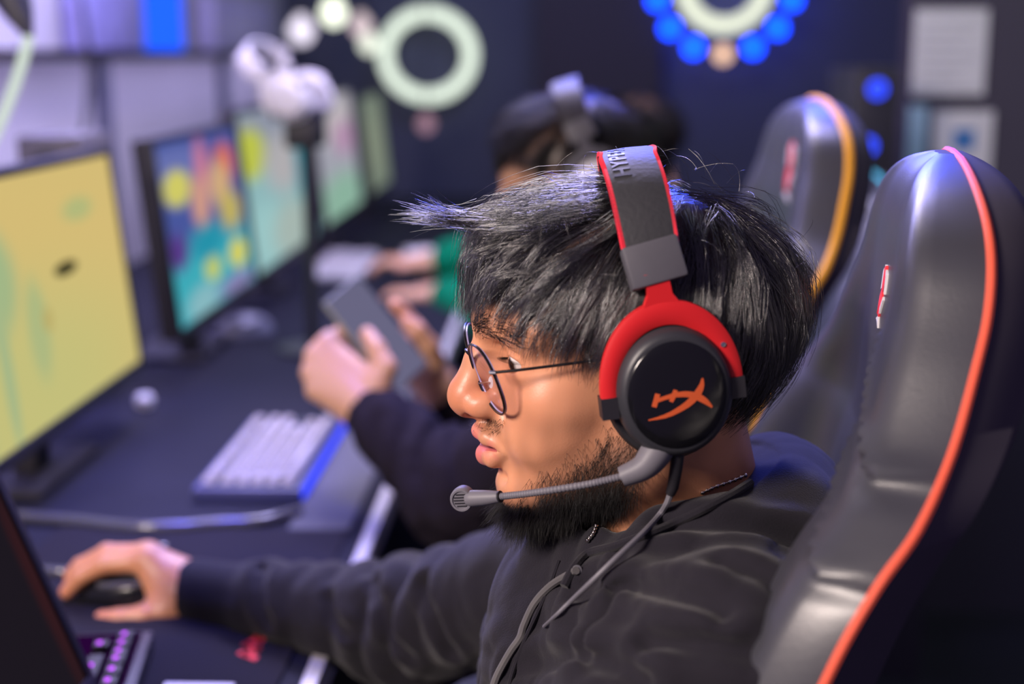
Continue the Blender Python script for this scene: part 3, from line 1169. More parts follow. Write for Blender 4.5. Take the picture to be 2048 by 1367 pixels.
# ---- necklace
nk = empty('necklace', HD.w((0, 0, -100)), 'thin silver bead chain round the neck of the player in front', 'necklace')
pts = [trace(lambda p: np.minimum(BODY1(p), HOOD1(p)), x, y, off=0.0012) for (x, y) in ((1175, 1080), (1186, 1066), (1192, 1050))]
pts2 = [trace(lambda p: np.minimum(BODY1(p), HOOD1(p)), x, y, off=0.0012) for (x, y) in ((1405, 985), (1430, 973), (1462, 962), (1490, 950))]
for sp, n in ((pts, 6), (pts2, 9)):
    cv = spline(sp, n)
    MB().tube(cv, 0.0006, 6).build('chain', MT['silver'], nk)
    for q in cv[::1]:
        MB().lathe([(0.0002, -0.0016), (0.0012, -0.001), (0.0017, 0), (0.0012, 0.001), (0.0002, 0.0016)], q, (0.6, 0.2, 0.4), 10).build('bead', MT['silver'], nk)


# ------------------------------------------------------------------ headset
def headset(head, label, band_mat, fork_mat, cup_mat, plate_mat, slider_mat, detail=True, group=None, mic=True):
    root = empty('gaming_headset', head.w((0, 0, 150)), label, 'headset', group)
    R = head.R
    up, out, fwd = Vector(R[2]), Vector(R[1]), Vector(R[0])
    W = head.w
    for sd in (1, -1):
        ax_o = W((3, 0, 11))
        d = out * sd
        mm = 0.001
        MB().lathe([(28 * mm, 70 * mm), (38 * mm, 68 * mm), (43 * mm, 72 * mm), (44 * mm, 78 * mm), (42 * mm, 84 * mm), (36 * mm, 86 * mm)], ax_o, d, 40, 0.93, 1.06, up).build('ear_cushion', MT['cushion'] if cup_mat is MT['cup'] else cup_mat, root)
        sh = MB().lathe([(34 * mm, 84 * mm), (37.5 * mm, 86 * mm), (38.5 * mm, 90 * mm), (38 * mm, 95 * mm), (36.2 * mm, 99.5 * mm), (34 * mm, 102 * mm), (32.5 * mm, 102.6 * mm)], ax_o, d, 48, 0.94, 1.06, up).build('ear_cup', cup_mat, root)
        MB().lathe([(32.3 * mm, 101 * mm), (32.3 * mm, 103.2 * mm), (31.6 * mm, 103.8 * mm), (27 * mm, 104.6 * mm), (18 * mm, 105.3 * mm), (8 * mm, 105.6 * mm), (1 * mm, 105.7 * mm)], ax_o, d, 48, 0.93, 1.02, up).build('cup_plate', plate_mat, sh)
        # fork
        v, f = [], []
        N = 44
        sec = [(0, 88.5), (1, 88.0), (1.2, 89.2), (1.2, 94.6), (0.85, 96.0), (0.15, 96.0), (-0.2, 94.6), (-0.2, 89.2)]
        for i in range(N + 1):
            a = math.radians(-6 + 192 * i / N)
            wdt = 7.6 + 3.0 * max(0, math.sin(a)) ** 2
            for (e, l) in sec:
                ro, ru = 34.5 + wdt * e, 41.0 + wdt * e
                v.append(W((4 - ro * math.cos(a), l * sd, 13.5 + ru * math.sin(a))))
        ns = len(sec)
        for i in range(N):
            for k in range(ns):
                f.append((i * ns + k, i * ns + (k + 1) % ns, (i + 1) * ns + (k + 1) % ns, (i + 1) * ns + k))
        f.append(tuple(range(ns)))
        f.append(tuple(N * ns + k for k in range(ns))[::-1])
        fk = MB().add(v, f)
        # stem
        for (u0, u1, hw0, hw1) in ((63, 71, 12, 7.4), (71, 84, 7.4, 7.2)):
            vv = [W((4.5 + s * hw + (u - 60) * 0.10, l * sd - 0, u)) for (u, hw) in ((u0, hw0), (u1, hw1)) for (s, l) in ((-1, 89), (1, 89), (1, 95), (-1, 95))]
            fk.add(vv, [(0, 1, 2, 3), (4, 5, 6, 7), (0, 1, 5, 4), (1, 2, 6, 5), (2, 3, 7, 6), (3, 0, 4, 7)])
        fo = fk.build('fork', fork_mat, root)
        for ff, uu in ((43.0, 7), (-35.0, 9)):
            c = [W((ff + a, l * sd, uu + b)) for b in (-7, 6) for a in (-5.2, 5.2) for l in (84, 97)]
            MB().add(c, [(0, 1, 3, 2), (4, 6, 7, 5), (0, 4, 5, 1), (2, 3, 7, 6), (0, 2, 6, 4), (1, 5, 7, 3)]).build('hinge_block', MT['black'], fo)
        if detail and sd == 1:
            MB().lathe([(1.6 * mm, 0), (1.6 * mm, 0.7 * mm), (1.0 * mm, 0.9 * mm)], W((-29, 96, 36)), d, 12).build('screw', MT['steel'], fo)
        # slider block
        m = Matrix((( *fwd, 0), (*out, 0), (*up, 0), (0, 0, 0, 1))).transposed()
        m.translation = Vector(W((6.0, 86 * sd, 89)))
        m = m @ Matrix.Rotation(math.radians(8 * 1), 4, 'Y') @ Matrix.Rotation(math.radians(16 * sd), 4, 'X')
        MB().box((-0.0172, -0.0075, -0.0130), (0.0172, 0.0075, 0.0130), 0.0022, mat=m).build('slider_block', slider_mat, root)
    # band: swept over the head
    path = [(6.5, 84, 97), (6.6, 80, 108), (6.4, 71, 122), (5.8, 57, 134.5), (4.6, 38, 143), (3.0, 20, 147), (-1.0, 0, 148)]
    path = path + [(a - 0.22 * b - 1.0, -b, c) for (a, b, c) in path[-2::-1]]
    P = spline(path, 81)
    T = np.gradient(P, axis=0)
    T /= np.linalg.norm(T, axis=1, keepdims=True)
    F_ = np.tile(np.array([1.0, 0, 0]), (len(P), 1))
    F_ -= T * (F_ * T).sum(1)[:, None]
    F_ /= np.linalg.norm(F_, axis=1, keepdims=True)
    Nn = np.cross(F_, T)
    Nn *= np.where((Nn * (P - np.array([4, 0, 60]))).sum(1) < 0, -1, 1)[:, None]
    hw = np.interp(np.arange(81), [0, 12, 40, 68, 80], [16.5, 17.2, 17.8, 17.2, 16.5])
    prof = [(-1, -1.6), (-1.04, 0), (-1, 1.6), (-0.8, 2.3), (0.0, 2.9), (0.8, 2.3), (1, 1.6), (1.04, 0), (1, -1.6), (0.5, -5.5), (-0.5, -5.5)]
    v, f = [], []
    k_ = len(prof)
    for i in range(81):
        for (a, b) in prof:
            v.append(W(P[i] + F_[i] * a * hw[i] + Nn[i] * b))
    for i in range(80):
        for k in range(k_):
            f.append((i * k_ + k, i * k_ + (k + 1) % k_, (i + 1) * k_ + (k + 1) % k_, (i + 1) * k_ + k))
    f.append(tuple(range(k_)))
    f.append(tuple(80 * k_ + k for k in range(k_))[::-1])
    bd = MB().add(v, f).build('headband', band_mat, root)
    if detail:
        for s in (-1, 1):
            mb = MB()
            for i in np.linspace(0.6, 79.4, 150):
                a = int(i)
                t = i - a
                a = min(a, 79)
                c = P[a] * (1 - t) + P[a + 1] * t
                q = c + F_[a] * s * hw[a] * 1.0 + Nn[a] * 1.2
                q0 = q + T[a] * 0.95 - Nn[a] * 1.6 + F_[a] * s * 0.7
                q1 = q - T[a] * 0.2 + Nn[a] * 0.9 + F_[a] * s * 0.2
                q2 = q - T[a] * 0.9 + Nn[a] * 0.5 - F_[a] * s * 1.5
                mb.tube([W(q0), W(q1), W(q2)], 0.00052, 5)
            mb.build('stitching', MT['stitch'], bd)
        # raised lettering running up the band
        arc = np.concatenate([[0], np.cumsum(np.linalg.norm(np.diff(P, axis=0), axis=1))])
        s_start = float(np.interp(54.0, P[:41, 1][::-1], arc[:41][::-1]))
        cu = bpy.data.curves.new('txt', 'FONT')
        cu.body = 'HYPERX'
        cu.size = 15.0
        cu.extrude = 0.5
        cu.offset = 0.3
        cu.space_character = 1.12
        cu.resolution_u = 3
        tmp = bpy.data.objects.new('txt', cu)
        COL.objects.link(tmp)
        dg = bpy.context.evaluated_depsgraph_get()
        me = tmp.evaluated_get(dg).to_mesh()
        tv = np.array([q.co[:] for q in me.vertices])
        tf = [list(q.vertices) for q in me.polygons]
        tmp.evaluated_get(dg).to_mesh_clear()
        bpy.data.objects.remove(tmp)
        ov = []
        for (x, y, z) in tv:
            s = s_start + x
            i = np.interp(s, arc, np.arange(81))
            a = min(int(i), 79)
            t = i - a
            c = P[a] * (1 - t) + P[a + 1] * t
            ov.append(W(c + F_[a] * (2.5 + y) + Nn[a] * (2.85 - 0.5 * abs(2.5 + y) / 17 + z)))
        mesh_np('lettering', np.array(ov), tf, MT['black'], bd, smooth=False)
        # emblem on the cup plate: polygon strokes (mm in the plate plane)
        k = 0.84 / 2844.0 * 1000
        def pl(x, y):
            return ((1342 - x) * k * 1.0 + 6.6, -(y - 792) * k + 10.5)
        strokes = [
            [(1303, 806, 5), (1308, 793, 5), (1313, 780, 5)],
            [(1309, 794, 4), (1328, 790, 4), (1350, 787, 5)],
            [(1338, 800, 4), (1345, 788, 5), (1350, 777, 4)],
            [(1350, 787, 5), (1372, 789, 6), (1392, 797, 7), (1408, 809, 6), (1421, 824, 2)],
            [(1407, 761, 1.5), (1404, 775, 5), (1394, 791, 7.5), (1376, 807, 7), (1352, 819, 5.5), (1325, 828, 4), (1289, 832, 1)],
        ]
        lv, lf = [], []
        for st in strokes:
            q = spline([(a, b, c) for (a, b, c) in st], 14)
            dd = np.gradient(q[:, :2], axis=0)
            dd /= np.linalg.norm(dd, axis=1, keepdims=True)
            nn = np.stack([-dd[:, 1], dd[:, 0]], 1)
            b0 = len(lv)
            for i in range(14):
                for s in (-1, 1):
                    f_, u_ = pl(*(q[i, :2] + nn[i] * s * q[i, 2]))
                    rr = math.hypot((f_ - 3) / 0.93, (u_ - 11) / 1.02)
                    hgt = float(np.interp(rr, [1, 8, 18, 27, 31.6], [105.7, 105.6, 105.3, 104.6, 103.8]))
                    for z in (0.0, 0.35):
                        lv.append(W((f_, hgt + z, u_)))
            for i in range(13):
                a = b0 + i * 4
                lf += [(a + 1, a + 3, a + 7, a + 5), (a, a + 1, a + 5, a + 4), (a + 2, a + 6, a + 7, a + 3), (a, a + 4, a + 6, a + 2)]
        MB().add(lv, lf).build('emblem', MT['orange'], root, smooth=False)
    if mic:
        mb = MB()
        mb.tube([W(q) for q in spline([(12, 90, -20), (19, 93, -27), (27, 94, -33.5), (40, 92, -38)], 14)], [0.0095, 0.0095, 0.0098, 0.0098, 0.0097, 0.0095, 0.0092, 0.0089, 0.0084, 0.0079, 0.0075, 0.0071, 0.0068, 0.0064], 16)
        mb.build('mic_arm', MT['mic'], root)
        bm_ = MB()
        cv = spline([(40, 92, -37.6), (60, 87.5, -40.8), (83, 80, -43.6), (100, 70.5, -46.5), (113, 62, -48.7)], 120)
        rr = 0.00225 + 0.00022 * np.sin(np.arange(120) * 2.1)
        bm_.tube([W(q) for q in cv], list(rr), 10)
        bo = bm_.build('mic_boom', MT['mic'], root)
        MB().tube([W((113.0, 62, -48.7)), W((113.8, 61.4, -48.9))], 0.0038, 14).build('mic_collar', MT['black'], bo)
        MB().tube([W(q) for q in spline([(113.8, 61.4, -48.9), (121, 56.5, -49.9), (129, 51.5, -50.7), (134, 49, -51)], 8)], [0.0036, 0.0041, 0.0046, 0.0050, 0.0052, 0.0054, 0.0052, 0.0042], 16).build('mic_body', MT['mic'], bo)
        ndir = Vector(R[1]) * 0.93 + Vector(R[0]) * 0.32
        ndir.normalize()
        c0 = Vector(W((137.0, 49.0, -51.2)))
        MB().lathe([(0.0040, -0.0085), (0.0072, -0.0065), (0.0077, -0.002), (0.0076, 0.001), (0.0068, 0.0022), (0.0058, 0.0022), (0.0054, 0.0014), (0.0008, 0.0014)], c0, ndir, 28, 1, 1.06).build('mic_capsule', MT['mic'], bo)
        upv = (Vector(R[2]) - ndir * Vector(R[2]).dot(ndir)).normalized()
        sdv = upv.cross(ndir)
        for k in range(5):
            h = (k - 2) * 0.0019
            hw_ = math.sqrt(0.0050 ** 2 - h * h)
            q = [c0 + ndir * 0.00155 + upv * (h + e * 0.00042) + sdv * s * hw_ for e in (-1, 1) for s in (-1, 1)]
            q += [a + ndir * 0.0002 for a in q]
            MB().add(q, [(4, 5, 7, 6), (0, 1, 5, 4), (2, 6, 7, 3), (0, 4, 6, 2), (1, 3, 7, 5)]).build('grille_slot', MT['black'], bo, smooth=False)
        MB().tube([W(q) for q in ((4, 92, -28), (6, 91, -38), (8.6, 88.5, -50), (10.5, 87, -55))], [0.0040, 0.0040, 0.0037, 0.0030], 12).build('cable_boot', MT['black'], root)
    return root


HS1 = headset(HD, 'red and black headset with boom microphone on the player in front', MT['band'], MT['red'], MT['cup'], MT['plate'], MT['greyp'])
W = HD.w
cp = [W((10, 87, -54)), W((13, 86, -61)), at(1318, 1030, 0.848)] + [trace(HOOD1, x, y, off=o_) for (x, y, o_) in ((1285, 1066, 0.0085), (1232, 1115, 0.0065), (1180, 1165, 0.004), (1140, 1203, 0.003), (1112, 1230, 0.0025), (1088, 1252, 0.002))]
MB().tube(spline(cp, 60), list(np.linspace(0.0021, 0.0012, 60)), 8).build('cable', MT['mic'], HS1)

# ------------------------------------------------------------------ glasses
LILAC = mat('lilac', (0.42, 0.38, 0.62), 0.25)
gl = empty('eyeglasses', W((112, 0, 20)), 'thin black wire-frame eyeglasses on the face of the player in front', 'glasses')
glass = bpy.data.materials.new('lens_glass')
glass.use_nodes = True
nt = glass.node_tree
nt.nodes.clear()
tr = nt.nodes.new('ShaderNodeBsdfTransparent')
tr.inputs['Color'].default_value = (0.985, 0.97, 0.99, 1)
gs = nt.nodes.new('ShaderNodeBsdfGlossy')
gs.inputs['Roughness'].default_value = 0.03
gs.inputs['Color'].default_value = (0.75, 0.72, 1.0, 1)
mx_ = nt.nodes.new('ShaderNodeMixShader')
ou = nt.nodes.new('ShaderNodeOutputMaterial')
mx_.inputs[0].default_value = 0.10
nt.links.new(tr.outputs[0], mx_.inputs[1])
nt.links.new(gs.outputs[0], mx_.inputs[2])
nt.links.new(mx_.outputs[0], ou.inputs['Surface'])
for sd in (1, -1):
    ce = v3(112.5, 35.0 * sd, 20.5)
    vv = v3(0.22, 0, 0.975)
    hh = v3(-0.20, 0.98 * sd, 0.045)
    nn = np.cross(vv, hh)
    nn = nn / np.linalg.norm(nn) * (1 if nn[0] > 0 or True else -1)
    if nn[0] < 0:
        nn = -nn
    ring, rim = [], []
    for k in range(48):
        a = 2 * math.pi * k / 48
        ca, sa = math.cos(a), math.sin(a)
        x = 26.0 * math.copysign(abs(ca) ** 0.86, ca)
        y = 23.8 * math.copysign(abs(sa) ** 0.86, sa)
        dome = -1.6 * (x * x + y * y) / 676
        rim.append(W(ce + hh * x + vv * y + nn * dome))
    fr = MB().tube(rim, 0.00080, 8, closed=True).build('rim', MT['metalb'], gl)
    v, f = [W(ce)], []
    for q in (0.5, 0.97):
        for k in range(48):
            a = 2 * math.pi * k / 48
            ca, sa = math.cos(a), math.sin(a)
            x = q * 26.0 * math.copysign(abs(ca) ** 0.86, ca)
            y = q * 23.8 * math.copysign(abs(sa) ** 0.86, sa)
            v.append(W(ce + hh * x + vv * y + nn * (-1.6 * (x * x + y * y) / 676)))
    n1 = len(v)
    v += [np.array(q) - HD.R[0] * 0.0014 for q in v]
    for off, flip in ((0, False), (n1, True)):
        for k in range(48):
            t1 = (off, off + 1 + k, off + 1 + (k + 1) % 48)
            t2 = (off + 1 + k, off + 49 + k, off + 49 + (k + 1) % 48, off + 1 + (k + 1) % 48)
            f += [t1[::-1] if flip else t1, t2[::-1] if flip else t2]
    for k in range(48):
        k2 = (k + 1) % 48
        f.append((49 + k, n1 + 49 + k, n1 + 49 + k2, 49 + k2))
    mesh_np('lens', np.array(v), f, glass, fr)
    MB().tube([np.array(q) - HD.R[0] * 0.0014 for q in v[49:97]], 0.00065, 6, closed=True).build('lens_edge', LILAC, fr)
    hinge = ce + hh * 26.3 + vv * 9.5
    hg = (107.5, 62.5 * sd, 31.0)
    MB().tube([W(hinge), W((109.5, 61.5 * sd, 31.0)), W((106, 63.5 * sd, 31))], 0.0013, 8).build('hinge', MT['steel'], fr)
    MB().tube([W(q) for q in spline([(108, 62.5 * sd, 31), (90, 67 * sd, 31.3), (66, 71 * sd, 31.8), (44, 74 * sd, 32.2), (10, 77 * sd, 31.5), (-6, 78 * sd, 26)], 24)], 0.00095, 8).build('temple', MT['metalb'], gl)
    pb = ce - hh * 22 - vv * 6
    MB().tube([W(pb), W(pb + v3(-6, -1 * sd, 0)), W(pb + v3(-8, -2.5 * sd, -1))], 0.0006, 6).build('pad_arm', MT['steel'], fr)
    MB().lathe([(0.0005, -0.001), (0.0028, -0.0006), (0.0028, 0.0006), (0.0005, 0.001)], W(pb + v3(-9, -3 * sd, -1)), HD.R[1] * sd + HD.R[0] * 0.5, 12, 0.7, 1.5).build('nose_pad', MT['white'], fr)
MB().tube([W(q) for q in spline([(115.6, 9.5, 29), (119, 5, 33), (120, 0, 34), (119, -5, 33), (115.6, -9.5, 29)], 14)], 0.0010, 8).build('bridge', MT['metalb'], gl)


# ------------------------------------------------------------------ gaming chairs
def gaming_chair(loc, yaw, label, pipe, scale=1.0, prof=None, creased=False, group='gaming chairs along the row'):
    """local: +x is where the sitter faces, origin on the floor under the backrest top"""
    root = empty('gaming_chair', loc, label, 'chair', group)
    root.rotation_euler = (0, 0, yaw)
    #        z,     x(piping), half width, strip, shell, recess
    K = spline(prof, 240)
    zs = np.concatenate([np.linspace(K[0, 0], 0.90, 16)[:-1], np.linspace(0.90, 1.20, 110)[:-1], np.linspace(1.20, K[-1, 0], 34)])
    vf = np.concatenate([np.linspace(-1, -0.6, 14), np.linspace(-0.55, 0.55, 9), np.linspace(0.6, 1, 14)])
    vb = np.linspace(1, -1, 17)[1:-1]
    v, f = [], []
    ring = len(vf) + len(vb)
    edge = {1: [], -1: []}
    for z in zs:
        x, w, st, sh, rc = [float(np.interp(z, K[:, 0], K[:, i])) for i in range(1, 6)]
        if z > 1.15:
            t = min(1.0, (z - 1.15) / (K[-1, 0] - 1.15))
            w = w * max(0.02, (1 - t ** 4)) ** 0.5
            g = max(0.03, (1 - t ** 5)) ** 0.5
            st, sh = st * g, sh * g
        for s in vf:
            a = abs(s)
            if a > 0.88:
                e = math.sqrt(max(0, 1 - ((a - 0.88) / 0.12) ** 2)) ** 0.9
            else:
                e = 1.0
            dip = rc * (0.5 + 0.5 * math.cos(math.pi * min(1, max(0, (a - 0.42) / 0.36)))) if a > 0.42 else rc
            crown = 0.010 * (1 - a * a) * min(1.0, max(0.0, (0.035 - rc) / 0.02))
            cr = 0.0
            if creased and s > 0.6:      # wrinkles where the wing bends
                for (zc, am) in ((1.113, 0.0042), (1.070, 0.0036)):
                    dz = z - zc - (1.0 - s) * 0.16
                    cr += am * (math.exp(-(dz / 0.0035) ** 2) - 0.7 * math.exp(-((dz + 0.008) / 0.005) ** 2)) * min(1.0, (1 - s) / 0.03)
            v.append((x + st * e - dip + crown + cr, s * w + (cr * 0.8 if s > 0.85 else 0.0), z))
        for s in vb:
            a = abs(s)
            e = (1 - a ** 4) ** 0.5
            v.append((x - sh * e, s * w, z))
        edge[1].append((x, w, z))
        edge[-1].append((x, -w, z))
    for i in range(len(zs) - 1):
        for k in range(ring):
            f.append((i * ring + k, i * ring + (k + 1) % ring, (i + 1) * ring + (k + 1) % ring, (i + 1) * ring + k))
    f.append(tuple(range(ring)))
    f.append(tuple((len(zs) - 1) * ring + k for k in range(ring))[::-1])
    nf = len(vf)
    # leather front + bolsters, and the back shell, as two meshes of one outline
    front = [q for j, q in enumerate(f[:-2]) if (j % ring) < nf - 1]
    back = [q for j, q in enumerate(f[:-2]) if (j % ring) >= nf - 1] + f[-2:]
    MB().add(v, front).build('backrest_front', MT['leather'], root, local=True)
    MB().add(v, back).build('backrest_shell', MT['shell'], root, local=True)
    pp = edge[1] + edge[-1][::-1]
    pp = spline(pp[::2] + [pp[-1]], 220)
    MB().tube(pp, 0.0027 * scale, 8).build('piping', pipe, root, local=True)
    MB().box((-0.02, -0.25, 0.42), (0.52, 0.25, 0.53), 0.04).build('seat', MT['leather'], root, local=True)
    MB().lathe([(0.03, 0.08), (0.03, 0.26), (0.022, 0.27), (0.022, 0.42)], (0.22, 0, 0), (0, 0, 1), 16).build('gas_column', MT['dark'], root, local=True)
    for k in range(5):
        a = 2 * math.pi * k / 5 + 0.3
        d = Vector((math.cos(a), math.sin(a), 0))
        c = Vector((0.22, 0, 0.1))
        leg = MB().tube([c, c + d * 0.15 + Vector((0, 0, -0.01)), c + d * 0.30 + Vector((0, 0, -0.035))], [0.026, 0.022, 0.016], 8).build('base_leg', MT['dark'], root, local=True)
        n = d.cross(Vector((0, 0, 1)))
        q = MB().lathe([(0.008, -0.022), (0.028, -0.018), (0.029, 0), (0.028, 0.018), (0.008, 0.022)], c + d * 0.30 + Vector((0, 0, -0.071)), n, 14).build('caster', MT['black'], leg, local=True)
    return root, K


def chair_emblem(root, K, z0, y0, s, twoside=False):
    """small red and white badge stitched on the front of the headrest"""
    def P(a, b):
        z = z0 + b * s
        y = y0 + a * s
        x, w, st, sh, rc = [float(np.interp(z, K[:, 0], K[:, i])) for i in range(1, 6)]
        a_ = min(0.99, abs(y / w))
        e = math.sqrt(max(0, 1 - ((a_ - 0.88) / 0.12) ** 2)) ** 0.9 if a_ > 0.88 else 1.0
        return (x + st * e - rc + 0.010 * (1 - a_ * a_) + 0.0012, y, z)
    rd = [[(-0.2, 0.9), (0.15, 1.0), (0.3, 0.5), (0.05, 0.1), (0.25, -0.35), (0.0, -0.9), (-0.15, -0.3), (-0.25, 0.2)], [(-0.45, -0.1), (-0.25, 0.15), (-0.2, -0.35), (-0.35, -0.7)]]
    wh = [[(-0.1, 1.0), (0.45, 0.75), (0.55, 0.1), (0.42, 0.15), (0.3, 0.65)], [(-0.5, 0.75), (-0.3, 0.85), (-0.3, 0.2), (-0.5, 0.1)], [(0.1, -0.4), (0.4, 0.0), (0.5, -0.1), (0.2, -0.6)], [(-0.4, -0.85), (0.05, -0.7), (0.4, -1.05), (0.0, -0.9)]]
    for nm, polys, m in (('badge_red', rd, MT['padred']), ('badge_white', wh, MT['white'])):
        mb = MB()
        for q in polys:
            top = [P(*a) for a in q]
            bot = [(x - 0.002, y, z) for (x, y, z) in top]
            n = len(q)
            mb.add(top + bot, [tuple(range(n))] + [(i, (i + 1) % n, n + (i + 1) % n, n + i) for i in range(n)])
        mb.build(nm, m, root, smooth=False, local=True)


# profile: z, x of piping (forward +), half width, bolster depth, shell depth, centre recess
CP = [(0.45, 0.13, 0.25, 0.05, 0.05, 0.05), (0.70, 0.12, 0.255, 0.05, 0.05, 0.06), (0.90, 0.115, 0.268, 0.045, 0.05, 0.06),
      (0.97, 0.102, 0.272, 0.042, 0.05, 0.055), (1.033, 0.080, 0.270, 0.040, 0.05, 0.05), (1.072, 0.060, 0.262, 0.040, 0.05, 0.04),
      (1.098, 0.040, 0.245, 0.041, 0.05, 0.03), (1.13, 0.022, 0.215, 0.042, 0.05, 0.02), (1.171, 0.009, 0.190, 0.042, 0.048, 0.012), (1.20, 0.002, 0.175, 0.042, 0.045, 0.008), (1.235, 0.0, 0.165, 0.042, 0.042, 0.006), (1.272, 0.004, 0.15, 0.04, 0.04, 0.005)]
CH1, K1 = gaming_chair((0.254, 0.93, -0.008), math.pi - math.radians(8), 'black leather gaming chair with orange piping, nearest at the right', MT['pipe_o'], prof=CP, creased=True)
chair_emblem(CH1, K1, 1.185, 0.045, 0.019)
CH2, K2 = gaming_chair((0.314, 1.78, 0), math.pi - math.radians(-2), 'black leather gaming chair with yellow piping behind the head of the player in front', MT['pipe_y'], 1.9, prof=CP)
chair_emblem(CH2, K2, 1.19, 0.06, 0.035)
CH3, K3 = gaming_chair((0.555, 2.62, 0), math.pi - math.radians(-4), 'black gaming chair with teal piping, mostly hidden behind the orange-piped chair', MT['pipe_t'], 1.5, prof=CP)
CH3.scale = (1, 1, 0.88)


# ------------------------------------------------------------------ room
def struct(name, mb, m, smooth=False):
    o = mb.build(name, m, None, smooth)
    o['kind'] = 'structure'
    return o


struct('floor', MB().box((-1.3, -1.2, -0.05), (3.2, 6.5, 0.0)), MT['floor'])
struct('wall_back', MB().box((-1.4, 6.4, 0.0), (3.2, 6.5, 2.7)), MT['wall_b'])
struct('wall_left', MB().box((-1.4, -1.2, 0.0), (-1.25, 6.4, 2.7)), MT['wall_l'])
struct('ceiling', MB().box((-1.4, 1.2, 2.7), (3.2, 6.5, 2.76)), MT['wall_r'])
struct('wall_partition', MB().box((0.78, 3.30, 0.0), (3.2, 3.40, 2.7)), MT['wall_r'])
struct('trim_1', MB().box((-0.12, 6.25, 0.0), (0.42, 6.4, 2.7), 0.01), MT['wall_r'])

# desk
DZ = 0.75
dk = empty('desk', (-0.74, 2.4, 0), 'long dark shared desk with a pale metal edge strip under all the screens', 'desk')
MB().box((-1.22, -0.3, DZ - 0.03), (-0.243, 5.9, DZ), 0.003).build('desk_top', MT['desk'], dk)
MB().box((-0.2425, -0.3, DZ - 0.032), (-0.226, 5.9, DZ + 0.0025), 0.003).build('edge_strip', MT['trim'], dk)
for y in (0.0, 1.35, 2.75, 4.3, 5.8):
    MB().box((-1.15, y - 0.02, 0.0), (-0.40, y + 0.02, DZ - 0.03)).build('leg_panel', MT['dark'], dk)


# ------------------------------------------------------------------ monitors
def monitor(y0, y1, label, scr, xb=-0.673, zb=0.85, h=0.325, tilt=6.0, sb=0.0, group='monitors along the desk'):
    root = empty('monitor', (xb - 0.05, (y0 + y1) / 2, DZ), label, 'monitor', group)
    t = math.radians(tilt)
    m = Matrix.Translation((xb, 0, zb)) @ Matrix.Rotation(-t, 4, 'Y')
    b = 0.012
    MB().box((-0.035, y0 - b, -b - 0.006), (-0.002, y1 + b, h + b), 0.004, mat=m).build('casing', MT['dark'], root)
    for (a, c) in (((-0.003, y0 - b, h), (0.003, y1 + b, h + b)), ((-0.003, y0 - b, -b - 0.006), (0.003, y1 + b, 0)), ((-0.003, y0 - b, 0), (0.003, y0, h)), ((-0.003, y1, 0), (0.003, y1 + b, h))):
        MB().box(a, c, 0.001, mat=m).build('bezel', MT['black'], root)
    v = [m @ Vector(q) for q in ((0.0, y0, 0), (0.0, y1, 0), (0.0, y1, h), (0.0, y0, h))]
    v += [m @ Vector((-0.0018, q, z)) for (q, z) in ((y0, 0), (y1, 0), (y1, h), (y0, h))]
    o = mesh_np('screen', np.array([tuple(q) for q in v]), [(0, 1, 2, 3), (7, 6, 5, 4), (0, 4, 5, 1), (2, 6, 7, 3)], scr, root, smooth=False)
    uv = o.data.uv_layers.new(name='UVMap')
    co = [(0, 0), (1, 0), (1, 1), (0, 1)]
    for i, l in enumerate(o.data.loops):
        uv.data[i].uv = co[l.vertex_index % 4]
    yc = (y0 + y1) / 2
    MB().box((xb - 0.085 - sb * 0.7, yc - 0.03, DZ + 0.012), (xb - 0.05 - sb * 0.7, yc + 0.03, zb + 0.14), 0.004).build('stand_neck', MT['dark'], root)
    MB().box((xb - 0.16 - sb, yc - 0.12, DZ + 0.0002), (xb - 0.01 - sb, yc + 0.12, DZ + 0.012), 0.004).build('stand_base', MT['dark'], root)
    return root


